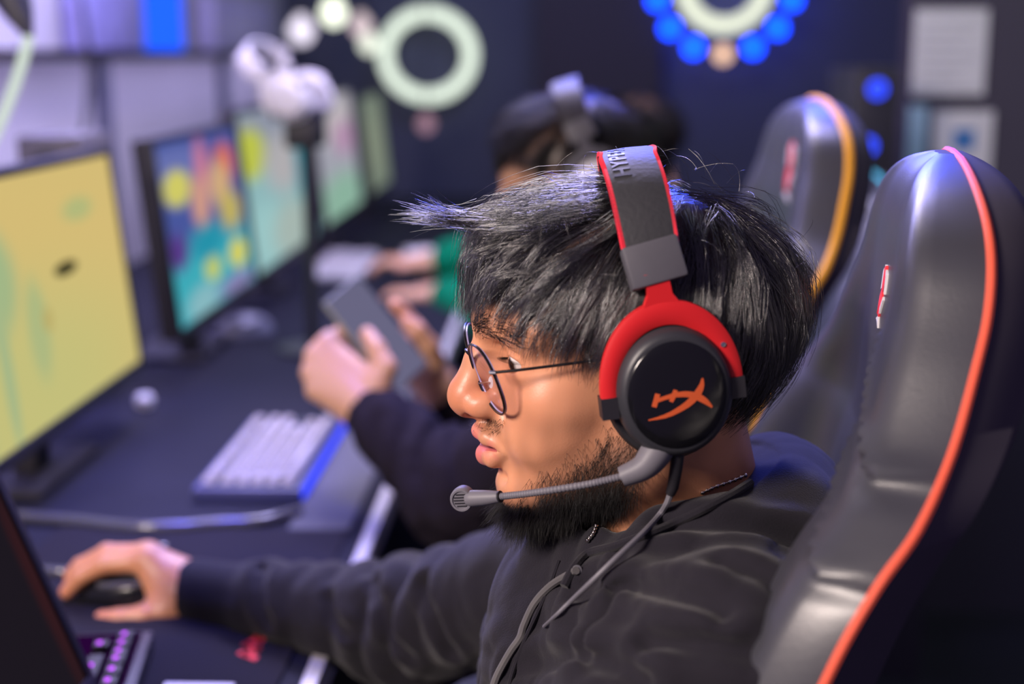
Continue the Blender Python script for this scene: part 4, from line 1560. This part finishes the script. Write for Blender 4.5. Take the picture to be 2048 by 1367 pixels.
YEL = (0.66, 0.50, 0.185)
monitor(1.59, 2.19, 'monitor with a plain yellow screen at the left edge',
        screen_mat('scr_yellow', YEL, [(0.05, 0.05, 0.9, 0.5, (0.55, 0.52, 0.20), 0.6), (0.12, 0.62, 0.16, 0.22, (0.36, 0.47, 0.24), 0.35), (0.36, 0.38, 0.06, 0.20, (0.42, 0.48, 0.22), 0.4),
                                       (0.16, 0.30, 0.03, 0.32, (0.38, 0.47, 0.24), 0.35), (0.02, 0.30, 0.035, 0.30, (0.38, 0.47, 0.24), 0.35), (0.72, 0.80, 0.10, 0.05, (0.45, 0.48, 0.20), 0.5),
                                       (0.58, 0.57, 0.075, 0.030, (0.05, 0.045, 0.02), 0.2), (0.42, 0.40, 0.03, 0.05, (0.5, 0.42, 0.15), 0.4)], 1.0))
monitor(2.44, 3.04, 'monitor showing a colourful blue game scene with pink and yellow shapes',
        screen_mat('scr_game', (0.07, 0.10, 0.35), [(0.5, 0.12, 0.9, 0.30, (0.05, 0.42, 0.50), 0.4), (0.2, 0.86, 0.35, 0.10, (0.14, 0.17, 0.45), 0.4), (0.18, 0.74, 0.15, 0.10, (0.66, 0.62, 0.14), 0.35),
                                                    (0.50, 0.80, 0.08, 0.18, (0.60, 0.20, 0.32), 0.5), (0.42, 0.62, 0.10, 0.16, (0.66, 0.34, 0.25), 0.5), (0.80, 0.80, 0.13, 0.12, (0.70, 0.16, 0.12), 0.5),
                                                    (0.70, 0.68, 0.14, 0.14, (0.66, 0.42, 0.22), 0.5), (0.80, 0.50, 0.14, 0.12, (0.55, 0.45, 0.12), 0.5), (0.82, 0.22, 0.12, 0.09, (0.72, 0.66, 0.10), 0.3),
                                                    (0.46, 0.22, 0.10, 0.08, (0.55, 0.62, 0.15), 0.3), (0.10, 0.40, 0.10, 0.10, (0.10, 0.04, 0.25), 0.5), (0.45, 0.38, 0.20, 0.10, (0.02, 0.30, 0.42), 0.5),
                                                    (0.30, 0.06, 0.2, 0.10, (0.25, 0.50, 0.55), 0.5), (0.75, 0.05, 0.25, 0.06, (0.25, 0.22, 0.45), 0.5)], 0.95))
monitor(3.08, 3.84, 'monitor with a pale teal screen and a yellow disc, third along the desk',
        screen_mat('scr_teal', (0.30, 0.52, 0.54), [(0.5, 0.85, 0.8, 0.20, (0.30, 0.33, 0.42), 0.4), (0.12, 0.74, 0.22, 0.16, (0.55, 0.60, 0.08), 0.35), (0.60, 0.62, 0.3, 0.2, (0.48, 0.46, 0.48), 0.5), (0.9, 0.5, 0.12, 0.5, (0.03, 0.26, 0.34), 0.5), (0.2, 0.2, 0.25, 0.2, (0.36, 0.62, 0.62), 0.5), (0.6, 0.15, 0.3, 0.2, (0.42, 0.52, 0.48), 0.5)], 0.9), h=0.35)
monitor(4.0, 4.72, 'monitor with a whitish screen fading to green, fourth along the desk',
        screen_mat('scr_white', (0.42, 0.42, 0.50), [(0.5, 0.80, 0.45, 0.2, (0.60, 0.55, 0.58), 0.5), (0.7, 0.62, 0.25, 0.15, (0.52, 0.30, 0.48), 0.5), (0.5, 0.12, 0.6, 0.22, (0.30, 0.52, 0.40), 0.5)], 0.85), h=0.36)
monitor(4.95, 5.5, 'monitor with a dim sage green screen, last along the desk',
        screen_mat('scr_sage', (0.24, 0.30, 0.24), [(0.5, 0.5, 0.3, 0.4, (0.33, 0.38, 0.28), 0.5)], 0.7), h=0.33)
# the front player's own screen: pulled close, tilted back, showing a nearly black picture
pa, pb_ = at(0, 990, 1.15), at(150, 1310, 1.15)
tl = math.degrees(math.atan2(pb_[0] - pa[0], pa[2] - pb_[2]))
monitor(0.62, 1.15, 'dark tilted monitor cut off at the lower left corner', screen_mat('scr_dark', (0.012, 0.009, 0.014), [(0.985, 0.30, 0.02, 0.35, (0.032, 0.010, 0.013), 0.8)], 1.0),
        xb=float(pb_[0] + (pb_[2] - 0.79) * math.tan(math.radians(tl))), zb=0.79, h=0.31, tilt=tl, sb=0.17)


# ------------------------------------------------------------------ keyboards
def key_mesh(w, d, name, m, legend=None):
    s = 0.0012
    v = []
    for (z, i) in ((0.0, 0.0), (0.007, s), (0.0085, s * 1.8)):
        for (a, b) in ((-1, -1), (1, -1), (1, 1), (-1, 1)):
            v.append((a * (d / 2 - i), b * (w / 2 - i), z))
    f = [(0, 1, 5, 4), (1, 2, 6, 5), (2, 3, 7, 6), (3, 0, 4, 7), (4, 5, 9, 8), (5, 6, 10, 9), (6, 7, 11, 10), (7, 4, 8, 11), (8, 9, 10, 11)]
    me = bpy.data.meshes.new(name)
    me.from_pydata(v, [], f)
    me.materials.append(m)
    if legend is not None:      # printed backlit legend, a slightly raised plate on the cap
        n = len(v)
        v += [(a * 0.0022 - 0.0018, b * min(0.0032, w * 0.2), z) for z in (0.0084, 0.0088) for (a, b) in ((-1, -1), (1, -1), (1, 1), (-1, 1))]
        f += [(n + 4, n + 5, n + 6, n + 7), (n, n + 1, n + 5, n + 4), (n + 1, n + 2, n + 6, n + 5), (n + 2, n + 3, n + 7, n + 6), (n + 3, n, n + 4, n + 7)]
        me.clear_geometry()
        me.from_pydata(v, [], f)
        me.materials.append(legend)
        for q in me.polygons[-5:]:
            q.material_index = 1
    return me


def keyboard(loc, rotz, label, keym, casem, platem, group='keyboards on the desk', legend=None, gap_=0.0022, strip=None):
    """local: y along the rows (left end at -y), x towards the sitter"""
    root = empty('keyboard', loc, label, 'keyboard', group)
    root.rotation_euler = (0, 0, rotz)
    MB().box((-0.072, -0.185, 0.0), (0.072, 0.185, 0.020), 0.004).build('case', casem, root, local=True)
    MB().box((-0.062, -0.177, 0.018), (0.062, 0.177, 0.0215), 0.0).build('key_plate', platem, root, smooth=False, local=True)
    if strip is not None:
        MB().box((0.0705, -0.180, 0.004), (0.0745, 0.180, 0.017), 0.001).build('light_strip', strip, root, local=True)
    u = 0.0191
    cache = {}
    rows = [([1, 0.5] + [1] * 4 + [0.4] + [1] * 4 + [0.4] + [1] * 4, -2.75), ([1] * 13 + [2], -1.5), ([1.5] + [1] * 12 + [1.5], -0.5), ([1.75] + [1] * 11 + [2.25], 0.5), ([2.25] + [1] * 10 + [2.75], 1.5), ([1.25] * 3 + [6.25] + [1.25] * 4, 2.5)]
    for ri, (ws, rx) in enumerate(rows):
        y = -0.172
        for i, w in enumerate(ws):
            gap = ri == 0 and w in (0.5, 0.4)
            if not gap:
                kw = w * u - gap_
                kk = round(kw, 4)
                if kk not in cache:
                    cache[kk] = key_mesh(kw, u - gap_, 'key', keym, legend)
                o = bpy.data.objects.new('key', cache[kk])
                COL.objects.link(o)
                o.parent = root
                o.location = (rx * 0.0200, y + w * u / 2, 0.0205)
            y += w * u
        for j in range(3):
            if ri in (0, 1, 2) or (ri == 4 and j == 1) or ri == 5:
                kk = round(u - gap_, 4)
                if kk not in cache:
                    cache[kk] = key_mesh(kk, u - gap_, 'key', keym, legend)
                o = bpy.data.objects.new('key', cache[kk])
                COL.objects.link(o)
                o.parent = root
                o.location = (rx * 0.0200, 0.118 + 0.0015 + j * u, 0.0205)
    return root


KEYD = mat('keyd', (0.010, 0.009, 0.012), 0.4, spec=0.3)
CASEB = mat('caseb', (0.045, 0.050, 0.16), 0.4)
CASEK = mat('casek', (0.018, 0.017, 0.022), 0.4)
PLP = emis('purple_glow', (0.42, 0.03, 0.75), 0.05)
LEG = emis('purple_legend', (0.45, 0.05, 0.80), 2.5)
PLB = mat('plateb', (0.008, 0.008, 0.02), 0.5)
keyboard((-0.412, 1.955, DZ), 0.0, 'keyboard with pale keys in a blue case, before the yellow screen', MT['keyw'], CASEB, PLB, gap_=0.0052, strip=emis('kb_strip', (0.02, 0.05, 1.0), 1.5))
kb1 = keyboard((-0.440, 1.100, DZ + 0.0042), math.radians(9), 'black keyboard with purple backlight at the lower left corner', KEYD, CASEK, PLP, legend=LEG)
keyboard((-0.60, 3.85, DZ), 0.0, 'white keyboard far along the desk before the teal screen', MT['keyw'], MT['white'], MT['white'])


# ------------------------------------------------------------------ mice, pads and small things on the desk
def mouse(loc, rotz, label, shell_m, trim_m, group='computer mice', s=1.0):
    root = empty('computer_mouse', loc, label, 'mouse', group)
    root.rotation_euler = (0, 0, rotz)
    NU, NV = 28, 14

    def pt(a, b, k=1.0, lift=0.0):
        x = 0.062 * math.cos(a) * math.cos(b)
        y = 0.031 * math.sin(a) * math.cos(b) * (1 - 0.16 * math.cos(a) ** 2)
        z = 0.039 * math.sin(b) ** 0.9 * (1 - 0.22 * (-math.cos(a)) * math.cos(b) - 0.10 * (math.cos(a) * math.cos(b)) ** 2)
        return (x * s * k, y * s * k, (z * k + lift) * s)
    v = [pt(2 * math.pi * i / NU, math.pi / 2 * j / NV) for j in range(NV) for i in range(NU)] + [pt(0, math.pi / 2)]
    f = [(j * NU + i, j * NU + (i + 1) % NU, (j + 1) * NU + (i + 1) % NU, (j + 1) * NU + i) for j in range(NV - 1) for i in range(NU)]
    f += [((NV - 1) * NU + i, (NV - 1) * NU + (i + 1) % NU, NV * NU) for i in range(NU)] + [tuple(range(NU))[::-1]]
    MB().add(v, f).build('shell', shell_m, root, local=True)
    # glossy side strips
    for sg in (1, -1):
        a0, a1 = (2.2, 0.7) if sg == 1 else (2 * math.pi - 2.2, 2 * math.pi - 0.7)
        MB().tube([pt(t, 0.62, 1.005) for t in np.linspace(a0, a1, 16)], 0.0035 * s, 6).build('side_strip', trim_m, root, local=True)
    MB().lathe([(0.004 * s, -0.004 * s), (0.009 * s, -0.003 * s), (0.009 * s, 0.003 * s), (0.004 * s, 0.004 * s)], (-0.034 * s, 0, 0.030 * s), (0, 1, 0), 14).build('scroll_wheel', trim_m, root, local=True)
    MB().box((-0.060 * s, -0.0006 * s, 0.012 * s), (-0.02 * s, 0.0006 * s, 0.0335 * s)).build('button_gap', MT['black'], root, smooth=False, local=True)
    return root


GLOSS = mat('gloss', (0.09, 0.09, 0.11), 0.15, spec=0.8)
mc = atz(222, 1240, DZ + 0.004)
mouse((mc[0] + 0.004, 1.428, DZ + 0.004), 0.0, 'black mouse under the hand of the player in front', MT['plate'], GLOSS)
q = atz(482, 668, DZ)
mouse((q[0], q[1], DZ), 0.3, 'small grey mouse on the desk below the game screen', mat('greym', (0.20, 0.20, 0.28), 0.45), GLOSS, s=1.1)
q = atz(845, 527, DZ)
mouse((q[0], q[1], DZ), 0.0, 'white mouse beside the arm in the green shirt', MT['white'], MT['white'], s=1.15)

pad = empty('mouse_pad', (-0.43, 1.40, DZ), 'black cloth mouse pad with a red mark under the hand of the player in front', 'mouse pad')
MB().box((-0.62, 0.96, DZ + 0.0003), (-0.262, 1.66, DZ + 0.004), 0.0015).build('pad', MT['pad'], pad)
zz = DZ + 0.0042
pol = [[(505, 1266), (512, 1262), (531, 1276), (524, 1284)], [(514, 1270), (524, 1276), (494, 1294), (484, 1288)], [(484, 1287), (492, 1282), (524, 1294), (516, 1302)], [(512, 1292), (523, 1296), (492, 1312), (482, 1306)], [(474, 1306), (482, 1300), (518, 1311), (510, 1320)]]
mb = MB()
for pq in pol:
    t = [atz(x, y, zz + 0.0006) for (x, y) in pq]
    b = [atz(x, y, zz + 0.0006) - np.array([0, 0, 0.0008]) for (x, y) in pq]
    mb.add(t + b, [(0, 1, 2, 3), (0, 1, 5, 4), (1, 2, 6, 5), (2, 3, 7, 6), (3, 0, 4, 7)])
mb.build('red_mark', MT['padred'], pad, smooth=False)
pad2 = MB().box((-0.338, 1.60, DZ + 0.0003), (-0.262, 2.42, DZ + 0.0035), 0.0015).build('wrist_rest', mat('pad2', (0.085, 0.085, 0.095), 0.8, bump=(800, 0.3, 0.0005)), None)
tag(pad2, 'flat grey wrist rest between the blue-cased keyboard and the desk edge', 'wrist rest')

q0, q1 = atz(335, 1357, DZ + 0.006), atz(470, 1366, DZ + 0.006)
cd = MB().box((q0[0], 1.10, DZ + 0.0045), (q1[0], float(q1[1]), DZ + 0.0065), 0.0007).build('paper_card', MT['white'], None)
tag(cd, 'white card at the bottom edge of the picture', 'card')

cbl = MB().tube(spline([atz(x, y, DZ + 0.008) for (x, y) in ((20, 1030), (150, 1040), (260, 1052), (350, 1052), (440, 1045), (520, 1040), (600, 1020))], 40), 0.0065, 10).build('cable', GLOSS, None)
tag(cbl, 'thick glossy black cable lying before the blue-cased keyboard', 'cable')
cb2 = MB().tube(spline([atz(x, y, DZ + 0.008) for (x, y) in ((20, 1128), (90, 1140), (150, 1140), (230, 1120), (330, 1095))], 30), 0.0055, 10).build('cable', GLOSS, None)
tag(cb2, 'glossy black cable just beyond the fingers on the black mouse', 'cable')
q = atz(290, 815, DZ)
er = empty('reflection_stand_in', (q[0], q[1], DZ), 'small pale round stand-in for a light reflection on the desk below the yellow screen', 'case')  # added object standing in for a small light reflection
MB().lathe([(0.006, 0.0), (0.013, 0.002), (0.015, 0.010), (0.015, 0.013)], er.location, (0, 0, 1), 20).build('base', MT['white'], er)
MB().lathe([(0.015, 0.0135), (0.0145, 0.018), (0.010, 0.023), (0.002, 0.025)], er.location, (0, 0, 1), 20).build('lid', MT['white'], er)

# ------------------------------------------------------------------ second player (phone) and third player (green shirt)
HD2 = Head(at(1190, 385, 1.85), 6, 16)
W2L = at(735, 818, 1.76)
W2R = at(872, 775, 1.93)
ph_c = at(752, 668, 1.83)
pa_ = v3(0.60, 0.02, -0.79)
pa_ /= np.linalg.norm(pa_)
pw_ = v3(0.45, 0.75, 0.40)
pw_ -= pa_ * (pw_ @ pa_)
pw_ /= np.linalg.norm(pw_)
pn_ = np.cross(pa_, pw_)
m = Matrix(((*pa_, 0), (*pw_, 0), (*pn_, 0), (0, 0, 0, 1))).transposed()
m.translation = Vector(ph_c)
phn = empty('smartphone', ph_c, 'grey smartphone held up in both hands of the second player', 'phone')
MB().box((-0.076, -0.037, -0.005), (0.076, 0.037, 0.004), 0.004, mat=m).build('phone_body', MT['phone'], phn)
MB().box((-0.074, -0.035, 0.0035), (0.074, 0.035, 0.0045), 0.0, mat=m).build('phone_screen', emis('phone_scr', (0.20, 0.19, 0.32), 0.7), phn, smooth=False)
MB().lathe([(0.009, -0.0075), (0.009, -0.004)], m @ Vector((-0.055, 0.02, 0)), m.to_3x3() @ Vector((0, 0, 1)), 16).build('camera_bump', MT['black'], phn)
H2L = dict(wrist=W2L, wr=0.028, fingers=[
    ([at(655, 690, 1.80), at(690, 660, 1.82), at(702, 690, 1.84), at(712, 716, 1.85)], [0.0125, 0.0105, 0.0095, 0.0085]),
    ([at(632, 712, 1.79), at(660, 676, 1.83), at(680, 690, 1.86), at(700, 712, 1.87)], [0.0125, 0.0105, 0.0095, 0.0085]),
    ([at(624, 745, 1.78), at(640, 705, 1.83), at(660, 712, 1.87), at(690, 728, 1.88)], [0.012, 0.010, 0.009, 0.008]),
    ([at(632, 780, 1.77), at(640, 745, 1.82), at(662, 745, 1.86), at(690, 750, 1.88)], [0.011, 0.009, 0.008, 0.007])],
    thumb=([at(755, 765, 1.765), at(772, 735, 1.77), at(752, 695, 1.785), at(735, 668, 1.80)], [0.0165, 0.0140, 0.0120, 0.0100]))
H2R = dict(wrist=W2R, wr=0.026, fingers=[
    ([at(850, 690, 1.90), at(828, 650, 1.88), at(806, 622, 1.87), at(790, 610, 1.86)], [0.0125, 0.0105, 0.0095, 0.0085]),
    ([at(838, 712, 1.92), at(806, 680, 1.90), at(790, 665, 1.88), at(780, 660, 1.87)], [0.0125, 0.0105, 0.0095, 0.0085]),
    ([at(830, 735, 1.93), at(800, 712, 1.91), at(790, 700, 1.89), at(782, 695, 1.88)], [0.012, 0.010, 0.009, 0.008]),
    ([at(834, 760, 1.93), at(806, 745, 1.91), at(795, 735, 1.90), at(790, 730, 1.89)], [0.011, 0.009, 0.008, 0.007])],
    thumb=([at(866, 720, 1.88), at(858, 690, 1.86), at(836, 660, 1.85), at(815, 645, 1.85)], [0.0155, 0.0130, 0.011, 0.009]))
S2L, E2L = v3(0.13, 1.62, 0.985), at(915, 985, 1.66)
S2R, E2R = v3(0.13, 2.03, 0.985), at(1010, 880, 2.05)
POSE2 = dict(chest=v3(0.12, 1.83, 0.86), belly=v3(0.13, 1.83, 0.68), L=(S2L, E2L, W2L), R=(S2R, E2R, W2R), handL=H2L, handR=H2R, seed=9, cuff=0.75,
             sleeve=[0.066, 0.058, 0.046, 0.042], neckb=v3(0.13, 1.84, 0.965), nbcover=1, hoodbag=(v3(0.20, 1.83, 1.0), (0.05, 0.10, 0.05)))
G2 = (axis((-0.36, 0.34, 0.0045)), axis((1.52, 2.12, 0.0045)), axis((0.50, 0.78, 0.012), (0.78, 1.36, 0.0045)))
CG2 = (axis((-0.34, 0.36, 0.006)), axis((1.50, 2.14, 0.006)), axis((0.48, 1.14, 0.006)))
P2, B2, C2 = make_person('second player in a black hoodie and headset, behind the player in front, holding a phone', None, HD2, POSE2, G2, CG2, (0.66, 0.36, 0.22), MT['hoodie2'], None)
make_hair(HD2, 'hair', P2, 21, 420, 12, 0.30, length=(60, 110), m=MT['hairb'])
headset(HD2, 'black headset with white ear cups on the second player', MT['dark'], MT['greyp'], MT['white'], MT['white'], MT['greyp'], detail=False, mic=False)

HD3 = Head(at(1285, 300, 3.30), 5, 8)
S3L, E3L, W3L = v3(0.12, 3.08, 0.99), at(1010, 640, 3.10), at(885, 588, 3.38)
S3R, E3R, W3R = v3(0.14, 3.50, 0.98), v3(-0.10, 3.60, 0.84), v3(-0.33, 3.62, 0.80)
POSE3 = dict(chest=v3(0.12, 3.30, 0.86), belly=v3(0.14, 3.30, 0.68), L=(S3L, E3L, W3L), R=(S3R, E3R, W3R), seed=15, cuff=0.8,
             sleeve=[0.072, 0.066, 0.055, 0.05], neckb=v3(0.15, 3.30, 0.97), nbcover=1,
             handL=rest_hand(W3L, (-0.97, 0.2, -0.08), (-0.2, -0.97, 0), (0, 0, -1), mirror=-1), handR=rest_hand(W3R, (-1, 0, 0), (0, 1, 0), (0, 0, -1), mirror=-1))
G3 = (axis((-0.52, 0.34, 0.007)), axis((2.98, 3.72, 0.007)), axis((0.5, 0.74, 0.02), (0.74, 1.36, 0.007)))
P3_, B3, C3 = make_person('third player in a green hoodie farther along the desk, arm resting by the white mouse', None, HD3, POSE3, G3, (axis((-0.5, 0.36, 0.009)), axis((2.95, 3.75, 0.009)), axis((0.48, 1.14, 0.009))), (0.60, 0.32, 0.20), MT['green'], None)
make_hair(HD3, 'hair', P3_, 31, 260, 9, 0.45, length=(60, 105), m=MT['hairb'])

# ------------------------------------------------------------------ white headset on a stand
HW = Head(at(612, 200, 2.75), -6, 48)
headset(HW, 'white headset hanging on a black stand above the teal screen', MT['white'], MT['white'], MT['white'], MT['white'], MT['white'], detail=False, mic=False)
st = empty('headset_stand', (float(HW.O[0]), float(HW.O[1]), DZ), 'black stand carrying the white headset above the desk', 'stand')
MB().lathe([(0.07, 0.0), (0.07, 0.008), (0.012, 0.016), (0.010, float(HW.O[2]) - 0.03 - DZ)], st.location, (0, 0, 1), 18).build('post', MT['black'], st)
MB().box(tuple(HW.w((0, 0, 0)) - np.array([0.035, 0.055, 0.09])), tuple(HW.w((0, 0, 0)) + np.array([0.03, 0.055, -0.015])), 0.01).build('hub_box', MT['black'], st)


# ------------------------------------------------------------------ lamps
def ring_pts(c, r, n=64, sx=1.0, nrm=(0, -1, 0)):
    return [Vector(c) + Vector((r * sx * math.cos(2 * math.pi * k / n), 0, r * math.sin(2 * math.pi * k / n))) for k in range(n)]


GLOW = emis('ring_glow', (0.88, 1.0, 0.86), 1.1)
rc_ = at(856, 110, 6.30)
rl = empty('ring_lamp', tuple(rc_), 'round white ring lamp on the dark back wall', 'lamp')
MB().tube(ring_pts(rc_, 0.176, 64, 1.06), 0.031, 10, closed=True).build('light_tube', GLOW, rl)
MB().tube([p + Vector((0, 0.024, 0)) for p in ring_pts(rc_, 0.176, 48, 1.06)], 0.014, 8, closed=True).build('back_ring', MT['wall_b'], rl)
for a in (0.7, 2.4, 3.9, 5.5):
    MB().tube([rc_ + v3(0.187 * math.cos(a), 0.03, 0.176 * math.sin(a)), rc_ + v3(0.187 * math.cos(a), 0.10, 0.176 * math.sin(a))], 0.006, 8).build('wall_peg', MT['dark'], rl)

fc = at(1450, -32, 6.25)
fl = empty('flower_lamp', tuple(fc), 'white ring lamp ringed by blue bulbs at the top edge, above the yellow-piped chair', 'lamp')
MB().tube(ring_pts(fc, 0.172), 0.033, 10, closed=True).build('light_tube', emis('ring_glow2', (0.95, 1.0, 0.80), 1.1), fl)
BLU = emis('blue_bulb', (0.001, 0.045, 1.0), 9.0)
WRM = emis('warm_bulb', (1.0, 0.62, 0.40), 1.6)
for k in range(14):
    a = math.radians(-90 + 360 / 14 * k)
    c = fc + v3(0.292 * math.cos(a), 0, 0.292 * math.sin(a))
    mb = MB().lathe([(0.006, -0.034), (0.026, -0.026), (0.036, 0), (0.026, 0.026), (0.006, 0.034)], c, (0, -1, 0), 14)
    o = mb.build('bulb', WRM if k == 0 else BLU, fl)
    MB().tube([fc + v3(0.19 * math.cos(a), 0.02, 0.19 * math.sin(a)), c + v3(0, 0.02, 0)], 0.006, 6).build('bulb_arm', MT['dark'], fl)
MB().tube([fc + v3(0, 0.0, 0.172), fc + v3(0, 0.03, 0.15), fc + v3(0, 0.14, 0)], 0.012, 8).build('wall_arm', MT['dark'], fl)

# curved lamp at the left edge
ac = empty('curved_lamp', tuple(at(-60, 160, 2.0)), 'curved white light tube at the upper left edge', 'lamp')
arc_p = spline([at(x, y, 2.0) for (x, y) in ((58, 72), (46, 118), (30, 168), (8, 226), (-22, 290), (-60, 340), (-120, 385), (-200, 410))], 40)
MB().tube(arc_p, 0.0080, 8).build('light_tube', emis('arc_glow', (0.88, 1.0, 0.88), 0.75), ac)
MB().tube([at(58, 72, 2.0), at(40, 30, 2.01), at(10, -40, 2.03)], [0.007, 0.02, 0.035], 10).build('arm', MT['black'], ac)
MB().tube([at(-200, 410, 2.0), at(-260, 600, 2.0), v3(-0.95, 2.0, DZ)], 0.008, 8).build('pole', MT['black'], ac)

# hanging bulbs
for (x, y, Y, r, c, s, lb) in ((667, 26, 5.6, 0.050, (0.95, 1.0, 0.82), 1.9, 'brightest hanging bulb, to the left of the white ring lamp'), (603, 62, 5.4, 0.050, (0.9, 0.82, 1.0), 1.3, 'hanging bulb farthest left of the ring lamp, above the white headset'),
                               (722, 52, 5.8, 0.045, (1.0, 0.80, 0.86), 0.8, 'dim pink hanging bulb beside the ring lamp'), (738, 88, 5.9, 0.040, (0.95, 1.0, 0.85), 1.2, 'lowest hanging bulb touching the edge of the ring lamp'), (852, 248, 5.6, 0.034, (0.8, 0.45, 0.6), 0.5, 'faint pink bulb made up for a glint below the ring lamp')):  # last entry is a made-up bulb standing for a small glint
    c0 = at(x, y, Y)
    bl = empty('hanging_bulb', tuple(c0), lb, 'bulb', 'bulbs near the ring lamp')
    MB().lathe([(r * 0.1, -r), (r * 0.6, -r * 0.8), (r, -r * 0.1), (r * 0.85, r * 0.5), (r * 0.4, r * 0.95), (r * 0.35, r * 1.2)], c0, (0, 0, 1), 18).build('bulb_glass', emis('bulb_glow', c, s), bl)
    MB().tube([c0 + v3(0, 0, r * 1.2), c0 + v3(0, 0, r * 1.9)], r * 0.4, 10).build('socket', MT['black'], bl)
    MB().tube([c0 + v3(0, 0, r * 1.9), v3(c0[0], c0[1], 2.7)], 0.003, 6).build('cord', MT['black'], bl)


# ------------------------------------------------------------------ left wall: shelf, posters, cable
XW = -1.25


def wy(x):
    return -XW * 2844.4 / (1130 - x)


sh = MB().box((XW, 3.0, 1.312), (XW + 0.10, 6.3, 1.338), 0.003).build('wall_shelf', MT['dark'], None)
tag(sh, 'long dark shelf along the left wall', 'shelf')
for nm, x0, x1, z1, m_, lb in (('storage_box', 128, 252, 1.60, mat('pan1', (0.30, 0.28, 0.62), 0.5, var=(14, 0.5)), 'violet box with pale patches standing on the wall shelf'),
                               ('light_panel', 272, 334, 1.62, emis('pan2', (0.012, 0.10, 1.0), 1.5), 'bright blue light panel on the wall shelf'),
                               ('storage_box', 398, 520, 1.52, mat('pan3', (0.46, 0.42, 0.66), 0.5, var=(10, 0.3)), 'pale lavender box standing on the wall shelf')):
    o = MB().box((XW + 0.01, wy(x0), 1.339), (XW + 0.07, wy(x1), z1), 0.006).build(nm, m_, None)
    tag(o, lb, 'box' if nm == 'storage_box' else 'light panel')
for i, x in enumerate((200, 446)):
    o = struct('trim_%d' % (i + 2), MB().box((XW, wy(x) - 0.035, 0.75), (XW + 0.03, wy(x) + 0.035, 1.311)), mat('post', (0.10, 0.10, 0.16), 0.6))
c = MB().tube(spline([v3(XW + 0.10, 3.42, 2.2), v3(XW + 0.09, 3.44, 1.6), v3(XW + 0.11, 3.43, 1.33), v3(XW + 0.11, 3.40, 1.2), v3(XW + 0.10, 3.34, 1.08), v3(XW + 0.10, 3.30, 0.9)], 40), 0.008, 8).build('hanging_cable', MT['black'], None)
tag(c, 'black cable hanging down the left wall', 'cable')
bx = empty('desk_speaker', (-0.95, 2.35, DZ), 'dim grey-brown speaker standing behind the yellow screen', 'speaker')
pA, pB = at(30, 272, 2.3), at(165, 330, 2.3)
MB().box((pA[0], 2.30, DZ), (pB[0], 2.45, pA[2]), 0.006).build('cabinet', mat('spk', (0.10, 0.09, 0.09), 0.6), bx)
MB().lathe([(0.01, 0.002), (0.03, 0.004), (0.036, 0.0), (0.038, 0.003)], ((pA[0] + pB[0]) / 2, 2.298, pA[2] - 0.06), (0, -1, 0), 24).build('driver', MT['black'], bx)

# ------------------------------------------------------------------ right side: notices on the partition, made-up tower with glowing rings for blue highlights
YP = 3.295
for (x0, y0, x1, y1, nm, lb) in ((1822, 18, 1978, 190, 'notice_sheet', 'pale printed sheet pinned high on the dark partition'), (1862, 222, 1988, 345, 'notice_sheet', 'pale sheet with a blue picture pinned above the orange-piped chair'), (1812, 212, 1856, 345, 'notice_sheet', 'narrow light blue sheet beside the one with the blue picture')):
    a, b = at(x0, y1, YP), at(x1, y0, YP)
    root = empty(nm, (float(a[0] + b[0]) / 2, YP, float(a[2])), lb, 'paper', 'sheets on the partition')
    MB().box((a[0], YP - 0.0012, a[2]), (b[0], YP + 0.004, b[2])).build('sheet', MT['paper'] if x0 != 1812 else mat('paperb', (0.34, 0.50, 0.58), 0.8), root, smooth=False)
    if y0 == 18:
        for k in range(7):
            z = b[2] - 0.03 - k * 0.024
            MB().box((a[0] + 0.02, YP - 0.0018, z - 0.004), (b[0] - 0.02 - 0.02 * (k % 3), YP - 0.001, z)).build('text_line', mat('txtl', (0.32, 0.32, 0.34), 0.8), root, smooth=False)
    elif x0 == 1862:
        p, r_ = at(1905, 300, YP), at(1950, 258, YP)
        MB().box((p[0], YP - 0.0018, p[2]), (r_[0], YP - 0.001, r_[2])).build('picture', mat('pic', (0.03, 0.14, 0.36), 0.7), root, smooth=False)

tc = empty('glint_tower', (0.60, 2.95, 0.72), 'made-up dark tower with two glowing rings for blue highlights, between the chairs at the right', 'tower')
t0, t1 = at(1712, 135, 2.95), at(1790, 345, 2.95)
MB().box((t0[0], 2.95, t1[2] - 0.06), (t1[0], 3.25, t0[2]), 0.006).build('tower_case', MT['black'], tc)
for (x, y) in ((1755, 178), (1735, 292)):  # glowing rings made up in place of two blue highlights
    c0 = at(x, y, 2.945)
    glint_o = MB().tube(ring_pts(c0, 0.014, 28), 0.0045, 8, closed=True).build('glint_ring', emis('glint_glow', (0.03, 0.07, 1.0), 2.4), tc)
    for k in range(6):
        a = k * math.pi / 3
        MB().tube([c0, c0 + v3(0.012 * math.cos(a), 0, 0.012 * math.sin(a))], 0.002, 5).build('glint_spoke', emis('spoke_glow', (0.03, 0.06, 0.8), 0.8), glint_o)
tb = empty('side_cabinet', (0.62, 3.1, 0), 'dark cabinet under the made-up tower', 'cabinet')
MB().box((0.50, 2.90, 0.0), (0.775, 3.28, float(t1[2]) - 0.061), 0.006).build('cabinet_body', MT['wall_r'], tb)
